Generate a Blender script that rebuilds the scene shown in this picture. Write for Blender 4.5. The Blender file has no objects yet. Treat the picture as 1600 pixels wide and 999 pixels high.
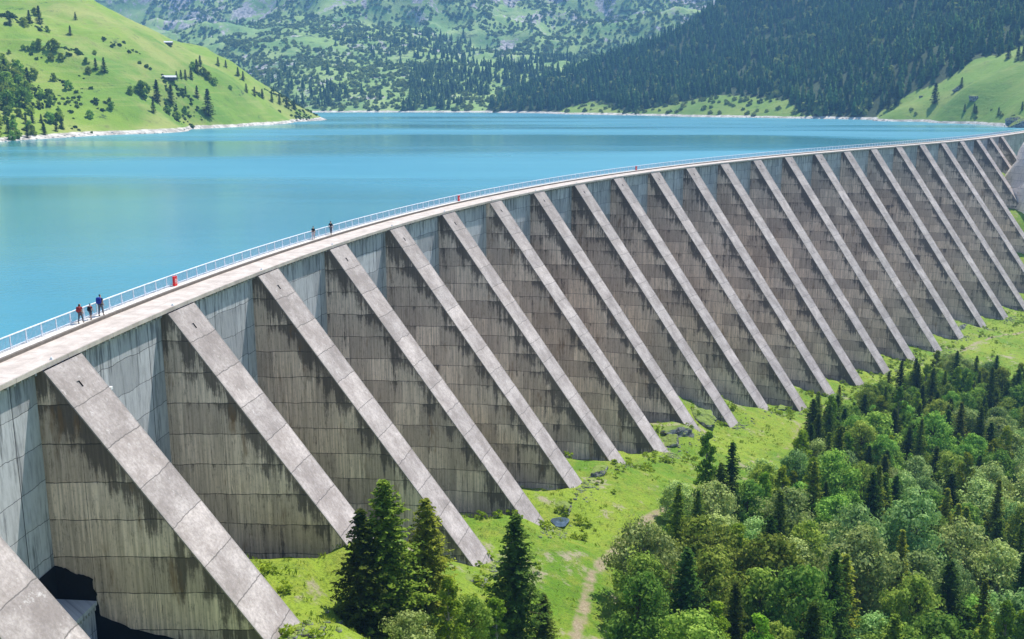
import bpy, bmesh, math, random
import numpy as np
from mathutils import Vector, Matrix
sc = bpy.context.scene
C = sc.collection
R = math.radians

# ---------------------------------------------------------------- camera, light, exposure
F, HOR, CZ = 1585.0, 150.0, 18.9                 # focal length in photo pixels, horizon row, eye height above the crest
PIT = math.atan((499.5 - HOR) / F)
cam = bpy.data.objects.new('camera', bpy.data.cameras.new('camera')); C.objects.link(cam)
cam.location = (0, 0, CZ); cam.rotation_euler = (math.pi / 2 - PIT, 0, 0)
cam.data.sensor_width = 36; cam.data.lens = 36 * F / 1600
cam.data.clip_start = .5; cam.data.clip_end = 20000
sc.camera = cam
SUN_EL, SUN_AZ = 61, 52                          # azimuth from +X, counter-clockwise
w = bpy.data.worlds.new('World'); sc.world = w; w.use_nodes = True
nt = w.node_tree; bg = nt.nodes['Background']
sky = nt.nodes.new('ShaderNodeTexSky'); sky.sky_type = 'NISHITA'; sky.sun_disc = False
sky.sun_elevation = R(SUN_EL); sky.sun_rotation = R(90 - SUN_AZ); sky.altitude = 1500
nt.links.new(sky.outputs[0], bg.inputs[0]); bg.inputs[1].default_value = .14
sl = bpy.data.lights.new('sun', 'SUN'); sl.energy = 4.6; sl.angle = R(.5); sl.color = (1, .95, .88)
so = bpy.data.objects.new('sun', sl); C.objects.link(so)
sdir = Vector((math.cos(R(SUN_EL)) * math.cos(R(SUN_AZ)), math.cos(R(SUN_EL)) * math.sin(R(SUN_AZ)), math.sin(R(SUN_EL))))
so.rotation_euler = sdir.to_track_quat('Z', 'Y').to_euler()
sc.view_settings.view_transform = 'Standard'; sc.view_settings.look = 'None'
sc.view_settings.gamma = 1; sc.view_settings.use_curve_mapping = False
sc.view_settings.exposure = .85
sc.cycles.volume_bounces = 0; sc.cycles.max_bounces = 6; sc.cycles.diffuse_bounces = 4
sc.cycles.transparent_max_bounces = 8

# ---------------------------------------------------------------- helpers
def ray(px, py):
    u = -(py - 499.5) / F; c, s = math.cos(PIT), math.sin(PIT)
    return np.array([(px - 800) / F, c + s * u, -s + c * u])
def at(px, py, Y):
    d = ray(px, py); return d * (Y / d[1]) + np.array([0, 0, CZ])
def onz(px, py, z):
    d = ray(px, py); return d * ((z - CZ) / d[2]) + np.array([0, 0, CZ])
def proj(X, Y, Z):
    c, s = math.cos(PIT), math.sin(PIT); Z = Z - CZ
    d = Y * c - Z * s; u = Y * s + Z * c
    d = np.where(d < 1, 1, d)
    return 800 + F * X / d, 499.5 - F * u / d, d

def tag(o, label=None, cat=None, group=None, kind=None):
    if label: o['label'] = label
    if cat: o['category'] = cat
    if group: o['group'] = group
    if kind: o['kind'] = kind
    return o
def link(name, me, parent=None, mats=()):
    for m in mats: me.materials.append(m)
    o = bpy.data.objects.new(name, me); C.objects.link(o)
    if parent: o.parent = parent
    return o
def empty(name, loc=(0, 0, 0), rz=0):
    o = bpy.data.objects.new(name, None); C.objects.link(o); o.location = loc; o.rotation_euler.z = rz
    o.empty_display_size = .3
    return o
def np_mesh(name, V, Fc, smooth=False, mi=None, uv=None, cols=None):
    V = np.asarray(V, float); Fc = np.asarray(Fc, int); k = Fc.shape[1]; n = len(Fc)
    me = bpy.data.meshes.new(name)
    me.vertices.add(len(V)); me.vertices.foreach_set('co', V.ravel())
    me.loops.add(n * k); me.loops.foreach_set('vertex_index', Fc.ravel())
    me.polygons.add(n); me.polygons.foreach_set('loop_start', np.arange(0, n * k, k)); me.polygons.foreach_set('loop_total', np.full(n, k))
    if smooth: me.polygons.foreach_set('use_smooth', np.ones(n, bool))
    if mi is not None: me.polygons.foreach_set('material_index', np.asarray(mi, int))
    if uv is not None:
        l = me.uv_layers.new(name='UVMap'); l.data.foreach_set('uv', np.asarray(uv, float)[Fc.ravel()].ravel())
    me.update(); me.validate()
    return me
def copy_tree(o):
    c = o.copy(); C.objects.link(c)
    for ch in list(o.children):
        d = ch.copy(); C.objects.link(d); d.parent = c
        for g in list(ch.children):
            e = g.copy(); C.objects.link(e); e.parent = d
    return c

class MB:                                        # quads/ngons with uv in metres
    def __init__(s): s.v = []; s.f = []; s.uv = []; s.m = []
    def quad(s, pts, uvs=None, m=0):
        b = len(s.v); s.v += [tuple(p) for p in pts]; s.f.append(tuple(range(b, b + len(pts))))
        s.uv += list(uvs) if uvs else [(p[0] + p[1], p[2]) for p in pts]; s.m.append(m)
    def box(s, o, ex, ey, ez, m=0):              # corner and three edge vectors
        o, ex, ey, ez = map(np.array, (o, ex, ey, ez))
        P = [o, o + ex, o + ex + ey, o + ey]; Q = [p + ez for p in P]
        s.quad(P[::-1], m=m); s.quad(Q, m=m)
        for i in range(4): j = (i + 1) % 4; s.quad([P[i], P[j], Q[j], Q[i]], m=m)
    def tube(s, a, b, r0, r1, n=6, m=0):
        a, b = np.array(a, float), np.array(b, float); d = b - a; L = np.linalg.norm(d) or 1; d /= L
        u = np.cross(d, (0, 0, 1) if abs(d[2]) < .9 else (1, 0, 0)); u /= np.linalg.norm(u); v = np.cross(d, u)
        A = [a + (u * math.cos(t) + v * math.sin(t)) * r0 for t in np.linspace(0, 2 * math.pi, n, False)]
        B = [b + (u * math.cos(t) + v * math.sin(t)) * r1 for t in np.linspace(0, 2 * math.pi, n, False)]
        for i in range(n): j = (i + 1) % n; s.quad([A[i], A[j], B[j], B[i]], m=m)
        s.quad(B, m=m); s.quad(A[::-1], m=m)
    def build(s, name, mats, parent=None, smooth=False, merge=False):
        me = bpy.data.meshes.new(name); me.from_pydata(s.v, [], s.f)
        l = me.uv_layers.new(name='UVMap'); l.data.foreach_set('uv', np.array(s.uv, float).ravel())
        me.polygons.foreach_set('material_index', s.m)
        if smooth: me.polygons.foreach_set('use_smooth', [True] * len(s.f))
        if merge:
            bm = bmesh.new(); bm.from_mesh(me); bmesh.ops.remove_doubles(bm, verts=bm.verts, dist=1e-4); bm.to_mesh(me); bm.free()
        me.update()
        return link(name, me, parent, mats)

# value noise -------------------------------------------------------------
def _h(i, j, s):
    n = (i * 374761393 + j * 668265263 + s * 1274126177) & 0xffffffff
    n = ((n ^ (n >> 13)) * 1103515245) & 0xffffffff
    return ((n ^ (n >> 16)) & 0xffff) / 65535.
def vnoise(x, y, s=0):
    xi, yi = np.floor(x).astype(np.int64), np.floor(y).astype(np.int64); fx, fy = x - xi, y - yi
    fx, fy = fx * fx * (3 - 2 * fx), fy * fy * (3 - 2 * fy)
    return (_h(xi, yi, s) * (1 - fx) + _h(xi + 1, yi, s) * fx) * (1 - fy) + (_h(xi, yi + 1, s) * (1 - fx) + _h(xi + 1, yi + 1, s) * fx) * fy
def fbm(x, y, L, octv=5, s=0, ridge=False):
    a, t, n = 1., 0, 0; x, y = np.asarray(x, float) / L, np.asarray(y, float) / L
    for k in range(octv):
        v = vnoise(x, y, s + k) * 2 - 1
        if ridge: v = 1 - 2 * np.abs(v)
        t = t + a * v; n += a; a *= .5; x, y = x * 2.03 + 7.1, y * 1.97 + 3.3
    return t / n
class TPS:
    def __init__(s, P, lam=.0):
        P = np.array(P, float); s.c = P[:, :2].mean(0); s.sc = P[:, :2].std(); s.P = (P[:, :2] - s.c) / s.sc
        n = len(P); K = s.U(s.P[:, None] - s.P[None]) + lam * np.eye(n); Q = np.c_[np.ones(n), s.P]
        A = np.block([[K, Q], [Q.T, np.zeros((3, 3))]]); s.w = np.linalg.solve(A, np.r_[P[:, 2], 0, 0, 0])
    def U(s, D):
        r2 = (D ** 2).sum(-1) + 1e-12; return r2 * np.log(r2)
    def __call__(s, x, y):
        x, y = np.asarray(x, float), np.asarray(y, float); sh = x.shape
        q = (np.c_[x.ravel(), y.ravel()] - s.c) / s.sc; out = np.empty(len(q)); n = len(s.P)
        for i in range(0, len(q), 20000):
            b = q[i:i + 20000]; out[i:i + 20000] = s.U(b[:, None] - s.P[None]) @ s.w[:n] + np.c_[np.ones(len(b)), b] @ s.w[n:]
        return out.reshape(sh)
def in_poly(px, py, poly):
    px, py = np.asarray(px), np.asarray(py); r = np.zeros(px.shape, bool); n = len(poly)
    for i in range(n):
        x1, y1 = poly[i]; x2, y2 = poly[(i + 1) % n]
        if y1 == y2: continue
        c = ((y1 > py) != (y2 > py)) & (px < (x2 - x1) * (py - y1) / (y2 - y1) + x1); r ^= c
    return r

# ---------------------------------------------------------------- materials
class NT:
    def __init__(s, name):
        s.m = bpy.data.materials.new(name); s.m.use_nodes = True; s.t = s.m.node_tree; s.n = s.t.nodes; s.l = s.t.links
        s.b = s.n['Principled BSDF']; s.b.inputs['Roughness'].default_value = .9; s.b.inputs['Specular IOR Level'].default_value = .2
        s.out = s.n['Material Output']
    def set(s, sock, v):
        if hasattr(v, 'links') or isinstance(v, bpy.types.NodeSocket): s.l.new(v, sock)
        else: sock.default_value = v
    def coord(s, kind='pos'):
        if kind == 'pos': return s.n.new('ShaderNodeNewGeometry').outputs['Position']
        return s.n.new('ShaderNodeTexCoord').outputs[{'obj': 'Object', 'uv': 'UV'}[kind]]
    def scale(s, v, sc, off=(0, 0, 0)):
        m = s.n.new('ShaderNodeMapping'); s.l.new(v, m.inputs[0]); m.inputs['Scale'].default_value = sc; m.inputs['Location'].default_value = off
        return m.outputs[0]
    def noise(s, v, sc=1, det=4, rough=.6, dist=0):
        n = s.n.new('ShaderNodeTexNoise'); s.l.new(v, n.inputs['Vector']); n.inputs['Scale'].default_value = sc
        n.inputs['Detail'].default_value = det; n.inputs['Roughness'].default_value = rough; n.inputs['Distortion'].default_value = dist
        return n.outputs[0]
    def ramp(s, v, lo, hi, a=0., b=1.):
        n = s.n.new('ShaderNodeMapRange'); n.interpolation_type = 'SMOOTHSTEP'; s.set(n.inputs[0], v)
        n.inputs[1].default_value = lo; n.inputs[2].default_value = hi; n.inputs[3].default_value = a; n.inputs[4].default_value = b
        return n.outputs[0]
    def mix(s, f, a, b, mode='MIX'):
        n = s.n.new('ShaderNodeMix'); n.data_type = 'RGBA'; n.blend_type = mode; s.set(n.inputs[0], f)
        for k, v in ((6, a), (7, b)): s.set(n.inputs[k], v if not isinstance(v, tuple) or len(v) == 4 else v + (1,))
        return n.outputs[2]
    def math(s, op, a, b=0., c=0.):
        n = s.n.new('ShaderNodeMath'); n.operation = op
        for k, v in enumerate((a, b, c)): s.set(n.inputs[k], v)
        return n.outputs[0]
    def sep(s, v):
        n = s.n.new('ShaderNodeSeparateXYZ'); s.l.new(v, n.inputs[0]); return n.outputs
    def comb(s, x, y, z=0.):
        n = s.n.new('ShaderNodeCombineXYZ')
        for k, v in enumerate((x, y, z)): s.set(n.inputs[k], v)
        return n.outputs[0]
    def brick(s, v, w, h, mort, off=.5, c1=(.5,) * 3 + (1,), c2=(1,) * 3 + (1,)):
        n = s.n.new('ShaderNodeTexBrick'); s.l.new(v, n.inputs['Vector']); n.inputs['Scale'].default_value = 1
        n.inputs['Brick Width'].default_value = w; n.inputs['Row Height'].default_value = h; n.inputs['Mortar Size'].default_value = mort
        n.inputs['Mortar Smooth'].default_value = .3; n.inputs['Color1'].default_value = c1; n.inputs['Color2'].default_value = c2
        n.offset = off; n.squash = 1
        return n.outputs['Color'], n.outputs['Fac']
    def bump(s, h, st=.3, dist=.1):
        n = s.n.new('ShaderNodeBump'); s.set(n.inputs['Height'], h); n.inputs['Strength'].default_value = st; n.inputs['Distance'].default_value = dist
        s.l.new(n.outputs[0], s.b.inputs['Normal'])
    def col(s, v): s.set(s.b.inputs['Base Color'], v if not isinstance(v, tuple) or len(v) == 4 else v + (1,)); return s
def plain(name, col, rough=.8, metal=0):
    m = NT(name); v = m.noise(m.coord('pos'), 3, 3)
    m.col(m.mix(m.ramp(v, .35, .65), tuple(c * .85 for c in col), tuple(min(1, c * 1.12) for c in col)))
    m.b.inputs['Roughness'].default_value = rough; m.b.inputs['Metallic'].default_value = metal
    return m.m

def m_face():
    m = NT('sunlit_concrete'); p = m.coord('pos'); uv = m.coord('uv')
    wob = m.noise(p, .5, 3); x, y, _ = m.sep(uv)
    y2 = m.math('ADD', y, m.math('MULTIPLY', m.math('SUBTRACT', wob, .5), .6))
    _, line = m.brick(m.comb(m.math('ADD', x, 13.), y2), 40, 3.75, .045)
    tint, _ = m.brick(m.comb(m.math('ADD', x, 13.), y2), 40, 3.75, 0, c1=(.86, .86, .86, 1), c2=(1.04, 1.03, 1.02, 1))
    big = m.noise(p, .35, 5, .65); fine = m.noise(p, 3.5, 5, .7)
    c = m.mix(m.ramp(big, .3, .72), (.33, .285, .26), (.60, .535, .495))
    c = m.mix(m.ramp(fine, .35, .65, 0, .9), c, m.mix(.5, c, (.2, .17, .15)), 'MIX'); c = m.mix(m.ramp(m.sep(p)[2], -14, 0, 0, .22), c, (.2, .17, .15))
    c = m.mix(1, c, tint, 'MULTIPLY')
    spots = m.noise(p, 1.1, 6, .8); c = m.mix(m.ramp(spots, .58, .72, 0, .6), c, (.70, .66, .62)); lich = m.noise(p, .8, 7, .85, .5); c = m.mix(m.ramp(lich, .54, .68, 0, .55), c, (.21, .185, .155))
    st = m.noise(m.comb(m.math('MULTIPLY', x, 2.2), m.math('MULTIPLY', y, .16), m.sep(p)[0]), 1, 5, .7)
    c = m.mix(m.ramp(st, .55, .75, 0, .45), c, (.17, .16, .15))
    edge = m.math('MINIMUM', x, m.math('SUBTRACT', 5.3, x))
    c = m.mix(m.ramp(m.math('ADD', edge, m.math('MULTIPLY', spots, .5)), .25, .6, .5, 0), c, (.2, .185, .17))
    c = m.mix(m.math('MULTIPLY', line, .75), c, (.12, .11, .1))
    m.col(c); m.bump(m.math('ADD', fine, m.math('MULTIPLY', line, -1.5)), .5, .06)
    return m.m
def m_side():                                    # stained buttress flank: u = distance from the crest edge, v = height
    m = NT('stained_concrete'); p = m.coord('pos'); uv = m.coord('uv'); x, z, _ = m.sep(uv)
    X, Y, Z = m.sep(p); rnd = m.math('MULTIPLY', m.math('ADD', X, Y), .37)
    wob = m.noise(p, .28, 3); z2 = m.math('ADD', z, m.math('MULTIPLY', m.math('SUBTRACT', wob, .5), .5))
    z2 = m.math('ADD', z2, m.math('MULTIPLY', x, -.05))
    bv = m.comb(m.math('ADD', x, 2.), z2)
    bv = m.comb(m.math('ADD', m.math('ADD', x, 2.), m.math('MULTIPLY', rnd, 3.)), z2)
    _, line = m.brick(bv, 9.5, 2.95, .04, .0); tint, _ = m.brick(bv, 6.5, 2.95, 0, .37, (0, 0, 0, 1), (1, 1, 1, 1)); jag = m.noise(p, 3., 3); line = m.math('MULTIPLY', line, m.ramp(jag, .3, .5, .35, 1))
    _, vl = m.brick(bv, 3.2, 2.95, .02, .5)
    board = m.noise(m.comb(m.math('MULTIPLY', x, 5.), m.math('MULTIPLY', z, .12), rnd), 1, 4, .6)
    streak = m.noise(m.comb(m.math('MULTIPLY', x, 1.6), m.math('MULTIPLY', z, .07), rnd), 1, 6, .75)
    wide = m.noise(m.comb(m.math('MULTIPLY', x, .16), m.math('MULTIPLY', z, .11), m.math('MULTIPLY', rnd, 1.7)), 1, 5, .7); zone = m.noise(p, .045, 3, .6); wide = m.math('ADD', wide, m.math('MULTIPLY', m.math('SUBTRACT', zone, .5), .5))
    c = m.mix(m.ramp(tint, .1, .9), (.57, .465, .39), (.90, .745, .625))
    c = m.mix(m.ramp(board, .35, .65, 0, .6), c, (.30, .25, .20))
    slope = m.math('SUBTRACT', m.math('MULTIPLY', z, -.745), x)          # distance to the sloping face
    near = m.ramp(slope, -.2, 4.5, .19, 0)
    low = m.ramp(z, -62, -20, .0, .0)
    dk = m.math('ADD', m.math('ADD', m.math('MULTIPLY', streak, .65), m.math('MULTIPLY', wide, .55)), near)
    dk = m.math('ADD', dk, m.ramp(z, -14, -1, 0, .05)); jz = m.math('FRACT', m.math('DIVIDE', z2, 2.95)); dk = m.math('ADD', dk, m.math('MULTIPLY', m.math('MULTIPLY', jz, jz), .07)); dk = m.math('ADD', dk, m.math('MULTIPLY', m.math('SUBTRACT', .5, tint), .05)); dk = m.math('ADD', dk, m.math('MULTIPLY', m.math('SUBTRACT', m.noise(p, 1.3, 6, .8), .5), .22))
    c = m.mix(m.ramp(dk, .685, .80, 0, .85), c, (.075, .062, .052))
    grit = m.noise(p, 2.2, 6, .8); c = m.mix(m.ramp(grit, .5, .72, 0, .4), c, (.17, .145, .12))
    drip = m.noise(m.comb(m.math('MULTIPLY', x, 5.), m.math('MULTIPLY', z, .5), rnd), 1, 5, .8); c = m.mix(m.ramp(drip, .55, .66, 0, .65), c, (.10, .085, .07)); fs = m.noise(m.comb(m.math('MULTIPLY', x, 3.2), m.math('MULTIPLY', z, .22), m.math('ADD', rnd, 17.)), 1, 7, .85); c = m.mix(m.ramp(fs, .52, .64, 0, .45), c, (.19, .16, .13))
    brown = m.noise(m.comb(m.math('MULTIPLY', x, .5), m.math('MULTIPLY', z, .13), m.math('ADD', rnd, 40.)), 1, 4, .7)
    c = m.mix(m.ramp(brown, .57, .72, 0, .65), c, (.20, .12, .055))
    c = m.mix(m.ramp(m.noise(p, .035, 3, .6), .46, .62, 0, .5), c, m.mix(1, c, (.94, .86, .78), 'MULTIPLY'))
    lime = m.noise(m.comb(m.math('MULTIPLY', x, 2.), m.math('MULTIPLY', z, .1), m.math('ADD', rnd, 90.)), 1, 5, .8)
    c = m.mix(m.ramp(lime, .6, .72, 0, .6), c, (.75, .68, .55))
    c = m.mix(m.math('MULTIPLY', line, .85), c, (.04, .036, .03)); c = m.mix(m.math('MULTIPLY', vl, .25), c, (.06, .05, .04))
    m.col(c); m.bump(m.math('ADD', m.math('MULTIPLY', board, .5), m.math('MULTIPLY', line, -1.5)), .5, .06)
    return m.m
def m_slab():
    m = NT('wall_concrete'); p = m.coord('pos'); uv = m.coord('uv'); x, z, _ = m.sep(uv)
    wob = m.noise(p, .3, 4); z2 = m.math('ADD', z, m.math('MULTIPLY', m.math('SUBTRACT', wob, .5), 1.0))
    bv = m.comb(x, z2)
    _, line = m.brick(bv, 10.2, 2.9, .035, 0); tint, _ = m.brick(bv, 5.1, 2.9, 0, .4, (0, 0, 0, 1), (1, 1, 1, 1))
    _, vl = m.brick(m.comb(x, z), 10.2, 400, .06, 0)
    board = m.noise(m.comb(m.math('MULTIPLY', x, 2.5), m.math('MULTIPLY', z, .5)), 1, 5, .65)
    streak = m.noise(m.comb(m.math('MULTIPLY', x, 1.3), m.math('MULTIPLY', z, .12), 5.), 1, 5, .7)
    c = m.mix(tint, (.34, .345, .35), (.52, .525, .53))
    c = m.mix(m.ramp(board, .4, .7, 0, .5), c, (.2, .205, .21))
    c = m.mix(m.ramp(m.math('ADD', streak, m.ramp(z, -5, 0, 0, .08)), .52, .68, 0, .75), c, (.08, .085, .09))
    c = m.mix(m.math('MULTIPLY', line, .7), c, (.05, .05, .055)); c = m.mix(m.math('MULTIPLY', vl, .8), c, (.04, .04, .045))
    m.col(c); m.bump(m.math('MULTIPLY', line, -1.), .5, .05)
    return m.m
def m_road():
    m = NT('crest_concrete'); p = m.coord('pos'); a = m.noise(p, .6, 5, .7); b = m.noise(p, 6, 4)
    c = m.mix(m.ramp(a, .3, .7), (.42, .36, .31), (.60, .53, .46)); _, jl = m.brick(m.coord('uv'), 6.8, 50, .03, 0); wr = m.noise(m.comb(m.math('MULTIPLY', m.sep(m.coord('uv'))[0], .15), m.math('MULTIPLY', m.sep(m.coord('uv'))[1], 2.5)), 1, 5, .7); c = m.mix(m.ramp(wr, .5, .75, 0, .35), c, (.22, .19, .16)); c = m.mix(m.math('MULTIPLY', jl, .6), c, (.1, .09, .08)); c = m.mix(m.ramp(b, .5, .8, 0, .4), c, (.3, .27, .23)); m.col(c); m.bump(b, .2, .02)
    return m.m
M_FACE, M_SIDE, M_SLAB, M_ROAD = m_face(), m_side(), m_slab(), m_road()
M_KERB = plain('kerb_concrete', (.17, .145, .12)); M_WALK = plain('walkway_concrete', (.62, .58, .52)); M_DARK = plain('near_black', (.007, .006, .005))
M_METAL = plain('galvanised_metal', (.72, .75, .8), .5, .15); M_MESH = plain('railing_bars', (.42, .48, .58), .5, .2)
M_RED = plain('red_paint', (.72, .03, .03), .4); M_WHITE = plain('white_paint', (.8, .8, .78), .5); M_ORG = plain('orange_ring', (.8, .75, .7), .6)

def m_ground():
    m = NT('meadow_ground'); p = m.coord('pos'); n = m.n.new('ShaderNodeNewGeometry')
    big = m.noise(p, .045, 5, .6); mid = m.noise(p, .35, 5, .7); fine = m.noise(p, 3.2, 4, .75)
    c = m.mix(m.ramp(big, .38, .62), (.12, .24, .014), (.25, .345, .03))
    c = m.mix(m.ramp(mid, .42, .7, 0, .8), c, (.27, .30, .04)); c = m.mix(m.ramp(fine, .46, .7, 0, .7), c, (.045, .09, .012))
    bare = m.noise(p, .16, 6, .75); br = m.noise(p, .5, 5, .8); c = m.mix(m.ramp(br, .5, .68, 0, .55), c, (.07, .13, .015)); c = m.mix(m.ramp(bare, .55, .66, 0, .9), c, (.36, .31, .21))
    fl = m.noise(p, 5.5, 2, .6); c = m.mix(m.ramp(fl, .72, .76, 0, .8), c, (.6, .62, .4))
    sl = m.sep(n.outputs['Normal'])[2]; rk = m.ramp(m.math('ADD', sl, m.math('MULTIPLY', m.math('SUBTRACT', mid, .5), .25)), .66, .76, 1, 0)
    rock = m.mix(m.ramp(fine, .4, .62), (.07, .065, .055), (.32, .30, .27)); c = m.mix(rk, c, rock)
    at = m.n.new('ShaderNodeAttribute'); at.attribute_name = 'track'
    tr = m.ramp(m.math('ADD', at.outputs['Fac'], m.math('MULTIPLY', m.math('SUBTRACT', mid, .5), .9)), .35, .65)
    c = m.mix(tr, c, m.mix(m.ramp(fine, .35, .7), (.27, .22, .13), (.40, .34, .22)))
    m.col(c); m.bump(m.math('ADD', fine, mid), .9, .3)
    return m.m
def m_hill(name, g1, g2, g3, shrub, rockth, seed, sL=.02):
    m = NT(name); p = m.coord('pos'); p2 = m.scale(p, (1, 1, 1), (seed * 37, seed * 11, 0)); Z = m.sep(p)[2]
    big = m.noise(p2, .006, 5, .65); mid = m.noise(p2, sL, 6, .7); fine = m.noise(p2, .16, 5, .75)
    c = m.mix(m.ramp(big, .38, .62), g1, g2); c = m.mix(m.ramp(mid, .42, .66, 0, .8), c, g3)
    sh = m.noise(p2, .018 if seed == 2 else .05, 8, .78, .6); c = m.mix(m.ramp(sh, shrub, shrub + .06, 0, .85), c, (.02, .05, .02))
    c = m.mix(m.ramp(fine, .5, .75, 0, .55), c, (.04, .07, .015))
    terr = m.noise(m.scale(p2, (.02, .02, .6)), 1, 3, .6); c = m.mix(m.ramp(terr, .5, .7, 0, .35), c, g3)
    rk = m.noise(m.scale(p2, (1, 1, .35)), .011, 8, .75, .5); rk = m.math('ADD', rk, m.ramp(Z, 60, 420, -.03, .075)); c = m.mix(m.ramp(rk, rockth, rockth + .04), c, m.mix(m.ramp(fine, .3, .7), (.12, .115, .11), (.60, .57, .54)))
    at = m.n.new('ShaderNodeAttribute'); at.attribute_name = 'woods'; c = m.mix(m.ramp(m.math('ADD', at.outputs['Fac'], m.math('MULTIPLY', m.math('SUBTRACT', mid, .5), .8)), .3, .7, 0, .9), c, (.025, .04, .015))
    zz = m.math('ADD', Z, m.math('MULTIPLY', mid, -3.)); c = m.mix(m.ramp(zz, -3.7, -3.0, 1, 0), c, m.mix(m.ramp(fine, .4, .6), (.36, .33, .28), (.66, .62, .54)))
    m.col(c); m.bump(m.math('ADD', fine, m.math('MULTIPLY', sh, 2.)), .6, 1.5)
    return m.m
def m_leaf(name, c1, c2, trans=.35, sc=.8):
    m = NT(name); p = m.coord('pos'); oi = m.n.new('ShaderNodeObjectInfo'); v = m.noise(p, sc, 3, .7)
    c = m.mix(m.ramp(v, .35, .65), c1, c2)
    hs = m.n.new('ShaderNodeHueSaturation'); m.l.new(c, hs.inputs['Color'])
    m.l.new(m.ramp(oi.outputs['Random'], 0, 1, .452, .503), hs.inputs['Hue'])
    m.l.new(m.math('ADD', m.math('MULTIPLY', m.math('FRACT', m.math('MULTIPLY', oi.outputs['Random'], 7.3)), .7), .7), hs.inputs['Value'])
    d = m.n.new('ShaderNodeBsdfDiffuse'); t = m.n.new('ShaderNodeBsdfTranslucent'); mx = m.n.new('ShaderNodeMixShader'); mx.inputs[0].default_value = trans
    m.l.new(hs.outputs[0], d.inputs[0]); m.l.new(hs.outputs[0], t.inputs[0]); m.l.new(d.outputs[0], mx.inputs[1]); m.l.new(t.outputs[0], mx.inputs[2])
    m.l.new(mx.outputs[0], m.out.inputs[0]); m.n.remove(m.b)
    return m.m
M_GROUND = m_ground()
M_LHILL = m_hill('left_pasture', (.12, .235, .025), (.215, .325, .035), (.34, .36, .10), .60, .645, 1)
M_MOUNT = m_hill('alpine_slope', (.13, .26, .08), (.25, .38, .10), (.36, .46, .16), .55, .535, 2)
M_RHILL = m_hill('right_slope', (.12, .22, .03), (.18, .29, .04), (.26, .32, .07), .6, .68, 3)
M_BARK = plain('bark', (.09, .065, .045)); M_BARKP = plain('pale_bark', (.26, .24, .2))
M_SPRUCE = m_leaf('spruce_needles', (.03, .075, .015), (.09, .17, .025), .3)
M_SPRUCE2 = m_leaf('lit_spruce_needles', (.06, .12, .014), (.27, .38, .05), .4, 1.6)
M_FAR = m_leaf('forest_needles', (.025, .07, .028), (.09, .19, .05), .25, .12)
M_DEC = m_leaf('alder_leaves', (.09, .22, .025), (.32, .50, .09), .38)
M_PALE = m_leaf('willow_leaves', (.14, .27, .055), (.38, .54, .19), .35)
M_BRIGHT = m_leaf('birch_leaves', (.10, .22, .015), (.26, .42, .04), .4)
M_BUSHFAR = m_leaf('far_bushes', (.10, .21, .07), (.28, .44, .13), .3, .05)
def m_rock():
    m = NT('rock'); p = m.coord('pos'); a = m.noise(p, .9, 6, .7); b = m.noise(p, .25, 3)
    c = m.mix(m.ramp(a, .38, .6), (.06, .055, .05), (.36, .34, .32)); nz = m.sep(m.n.new('ShaderNodeNewGeometry').outputs['Normal'])[2]; c = m.mix(m.ramp(m.math('ADD', nz, m.math('MULTIPLY', m.math('SUBTRACT', a, .5), 1.2)), .55, .75, 0, .9), c, (.17, .24, .03)); m.col(c); m.bump(a, 1, .3)
    return m.m
M_ROCK = m_rock()

# ---------------------------------------------------------------- crest curve
CP = [-33.78506089766321, 70.16300242389262, 1.4730999291314553, -1.090987180284325, -0.49547083032370803, 1.0359442585619827, 19.682586644816332, 0.14619656409354975]
def cth(u):
    v = u / 23
    if v > 1: return cth(23.) + .12 * (v - 1)
    if v < -.12: v = -.12
    return CP[2] + CP[3] * v + CP[4] * v * v + CP[5] * v ** 3
def trace(i1, sub=8):
    x, y = CP[0], CP[1]; st = 1 if i1 > 0 else -1; out = [(0, x, y, cth(0), 0.)]; a = 0.
    for i in range(abs(i1)):
        for j in range(sub):
            u = st * (i + (j + .5) / sub); s = (CP[6] + CP[7] * u) / sub * st; t = cth(u)
            x += math.cos(t) * s; y += math.sin(t) * s; a += s
            out.append((st * (i + (j + 1) / sub), x, y, cth(st * (i + (j + 1) / sub)), a))
    return out
CREST = np.array(trace(-4)[::-1][:-1] + trace(29))             # index, x, y, tangent, arc length
def cpt(u, n=0., e=0., z=0.):
    x, y, t = (np.interp(u, CREST[:, 0], CREST[:, k]) for k in (1, 2, 3))
    return np.array([x + math.sin(t) * n + math.cos(t) * e, y - math.cos(t) * n + math.sin(t) * e, z])
def sdist(x, y):                                 # signed distance downstream of the crest edge (positive downstream), nearest index
    x, y = np.asarray(x, float), np.asarray(y, float); sh = x.shape; x, y = x.ravel(), y.ravel(); D = np.empty(len(x)); I = np.empty(len(x), int)
    for i in range(0, len(x), 50000):
        dx = x[i:i + 50000, None] - CREST[None, :, 1]; dy = y[i:i + 50000, None] - CREST[None, :, 2]
        k = (dx * dx + dy * dy).argmin(1); r = np.arange(len(k)); th = CREST[k, 3]
        D[i:i + 50000] = dx[r, k] * np.sin(th) - dy[r, k] * np.cos(th); I[i:i + 50000] = k
    return D.reshape(sh), CREST[I, 0].reshape(sh)

BAT, FW = .745, 5.3
def solve_line(i, px, py, e=0.):                 # depth t down the face edge of buttress i that projects nearest to px, py
    t = np.arange(1, 80, .1); P = np.array([cpt(i, BAT * a, e, -a) for a in t]); qx, qy, _ = proj(P[:, 0], P[:, 1], P[:, 2])
    k = np.hypot(qx - px, qy - py).argmin(); return P[k]
def solve_side(i, px, py):                       # point on the near flank plane of buttress i
    o = cpt(i); th = np.interp(i, CREST[:, 0], CREST[:, 3]); nrm = np.array([math.cos(th), math.sin(th), 0]); c = np.array([0, 0, CZ]); d = ray(px, py)
    return c + d * (nrm @ (o - c)) / (nrm @ d)

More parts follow.
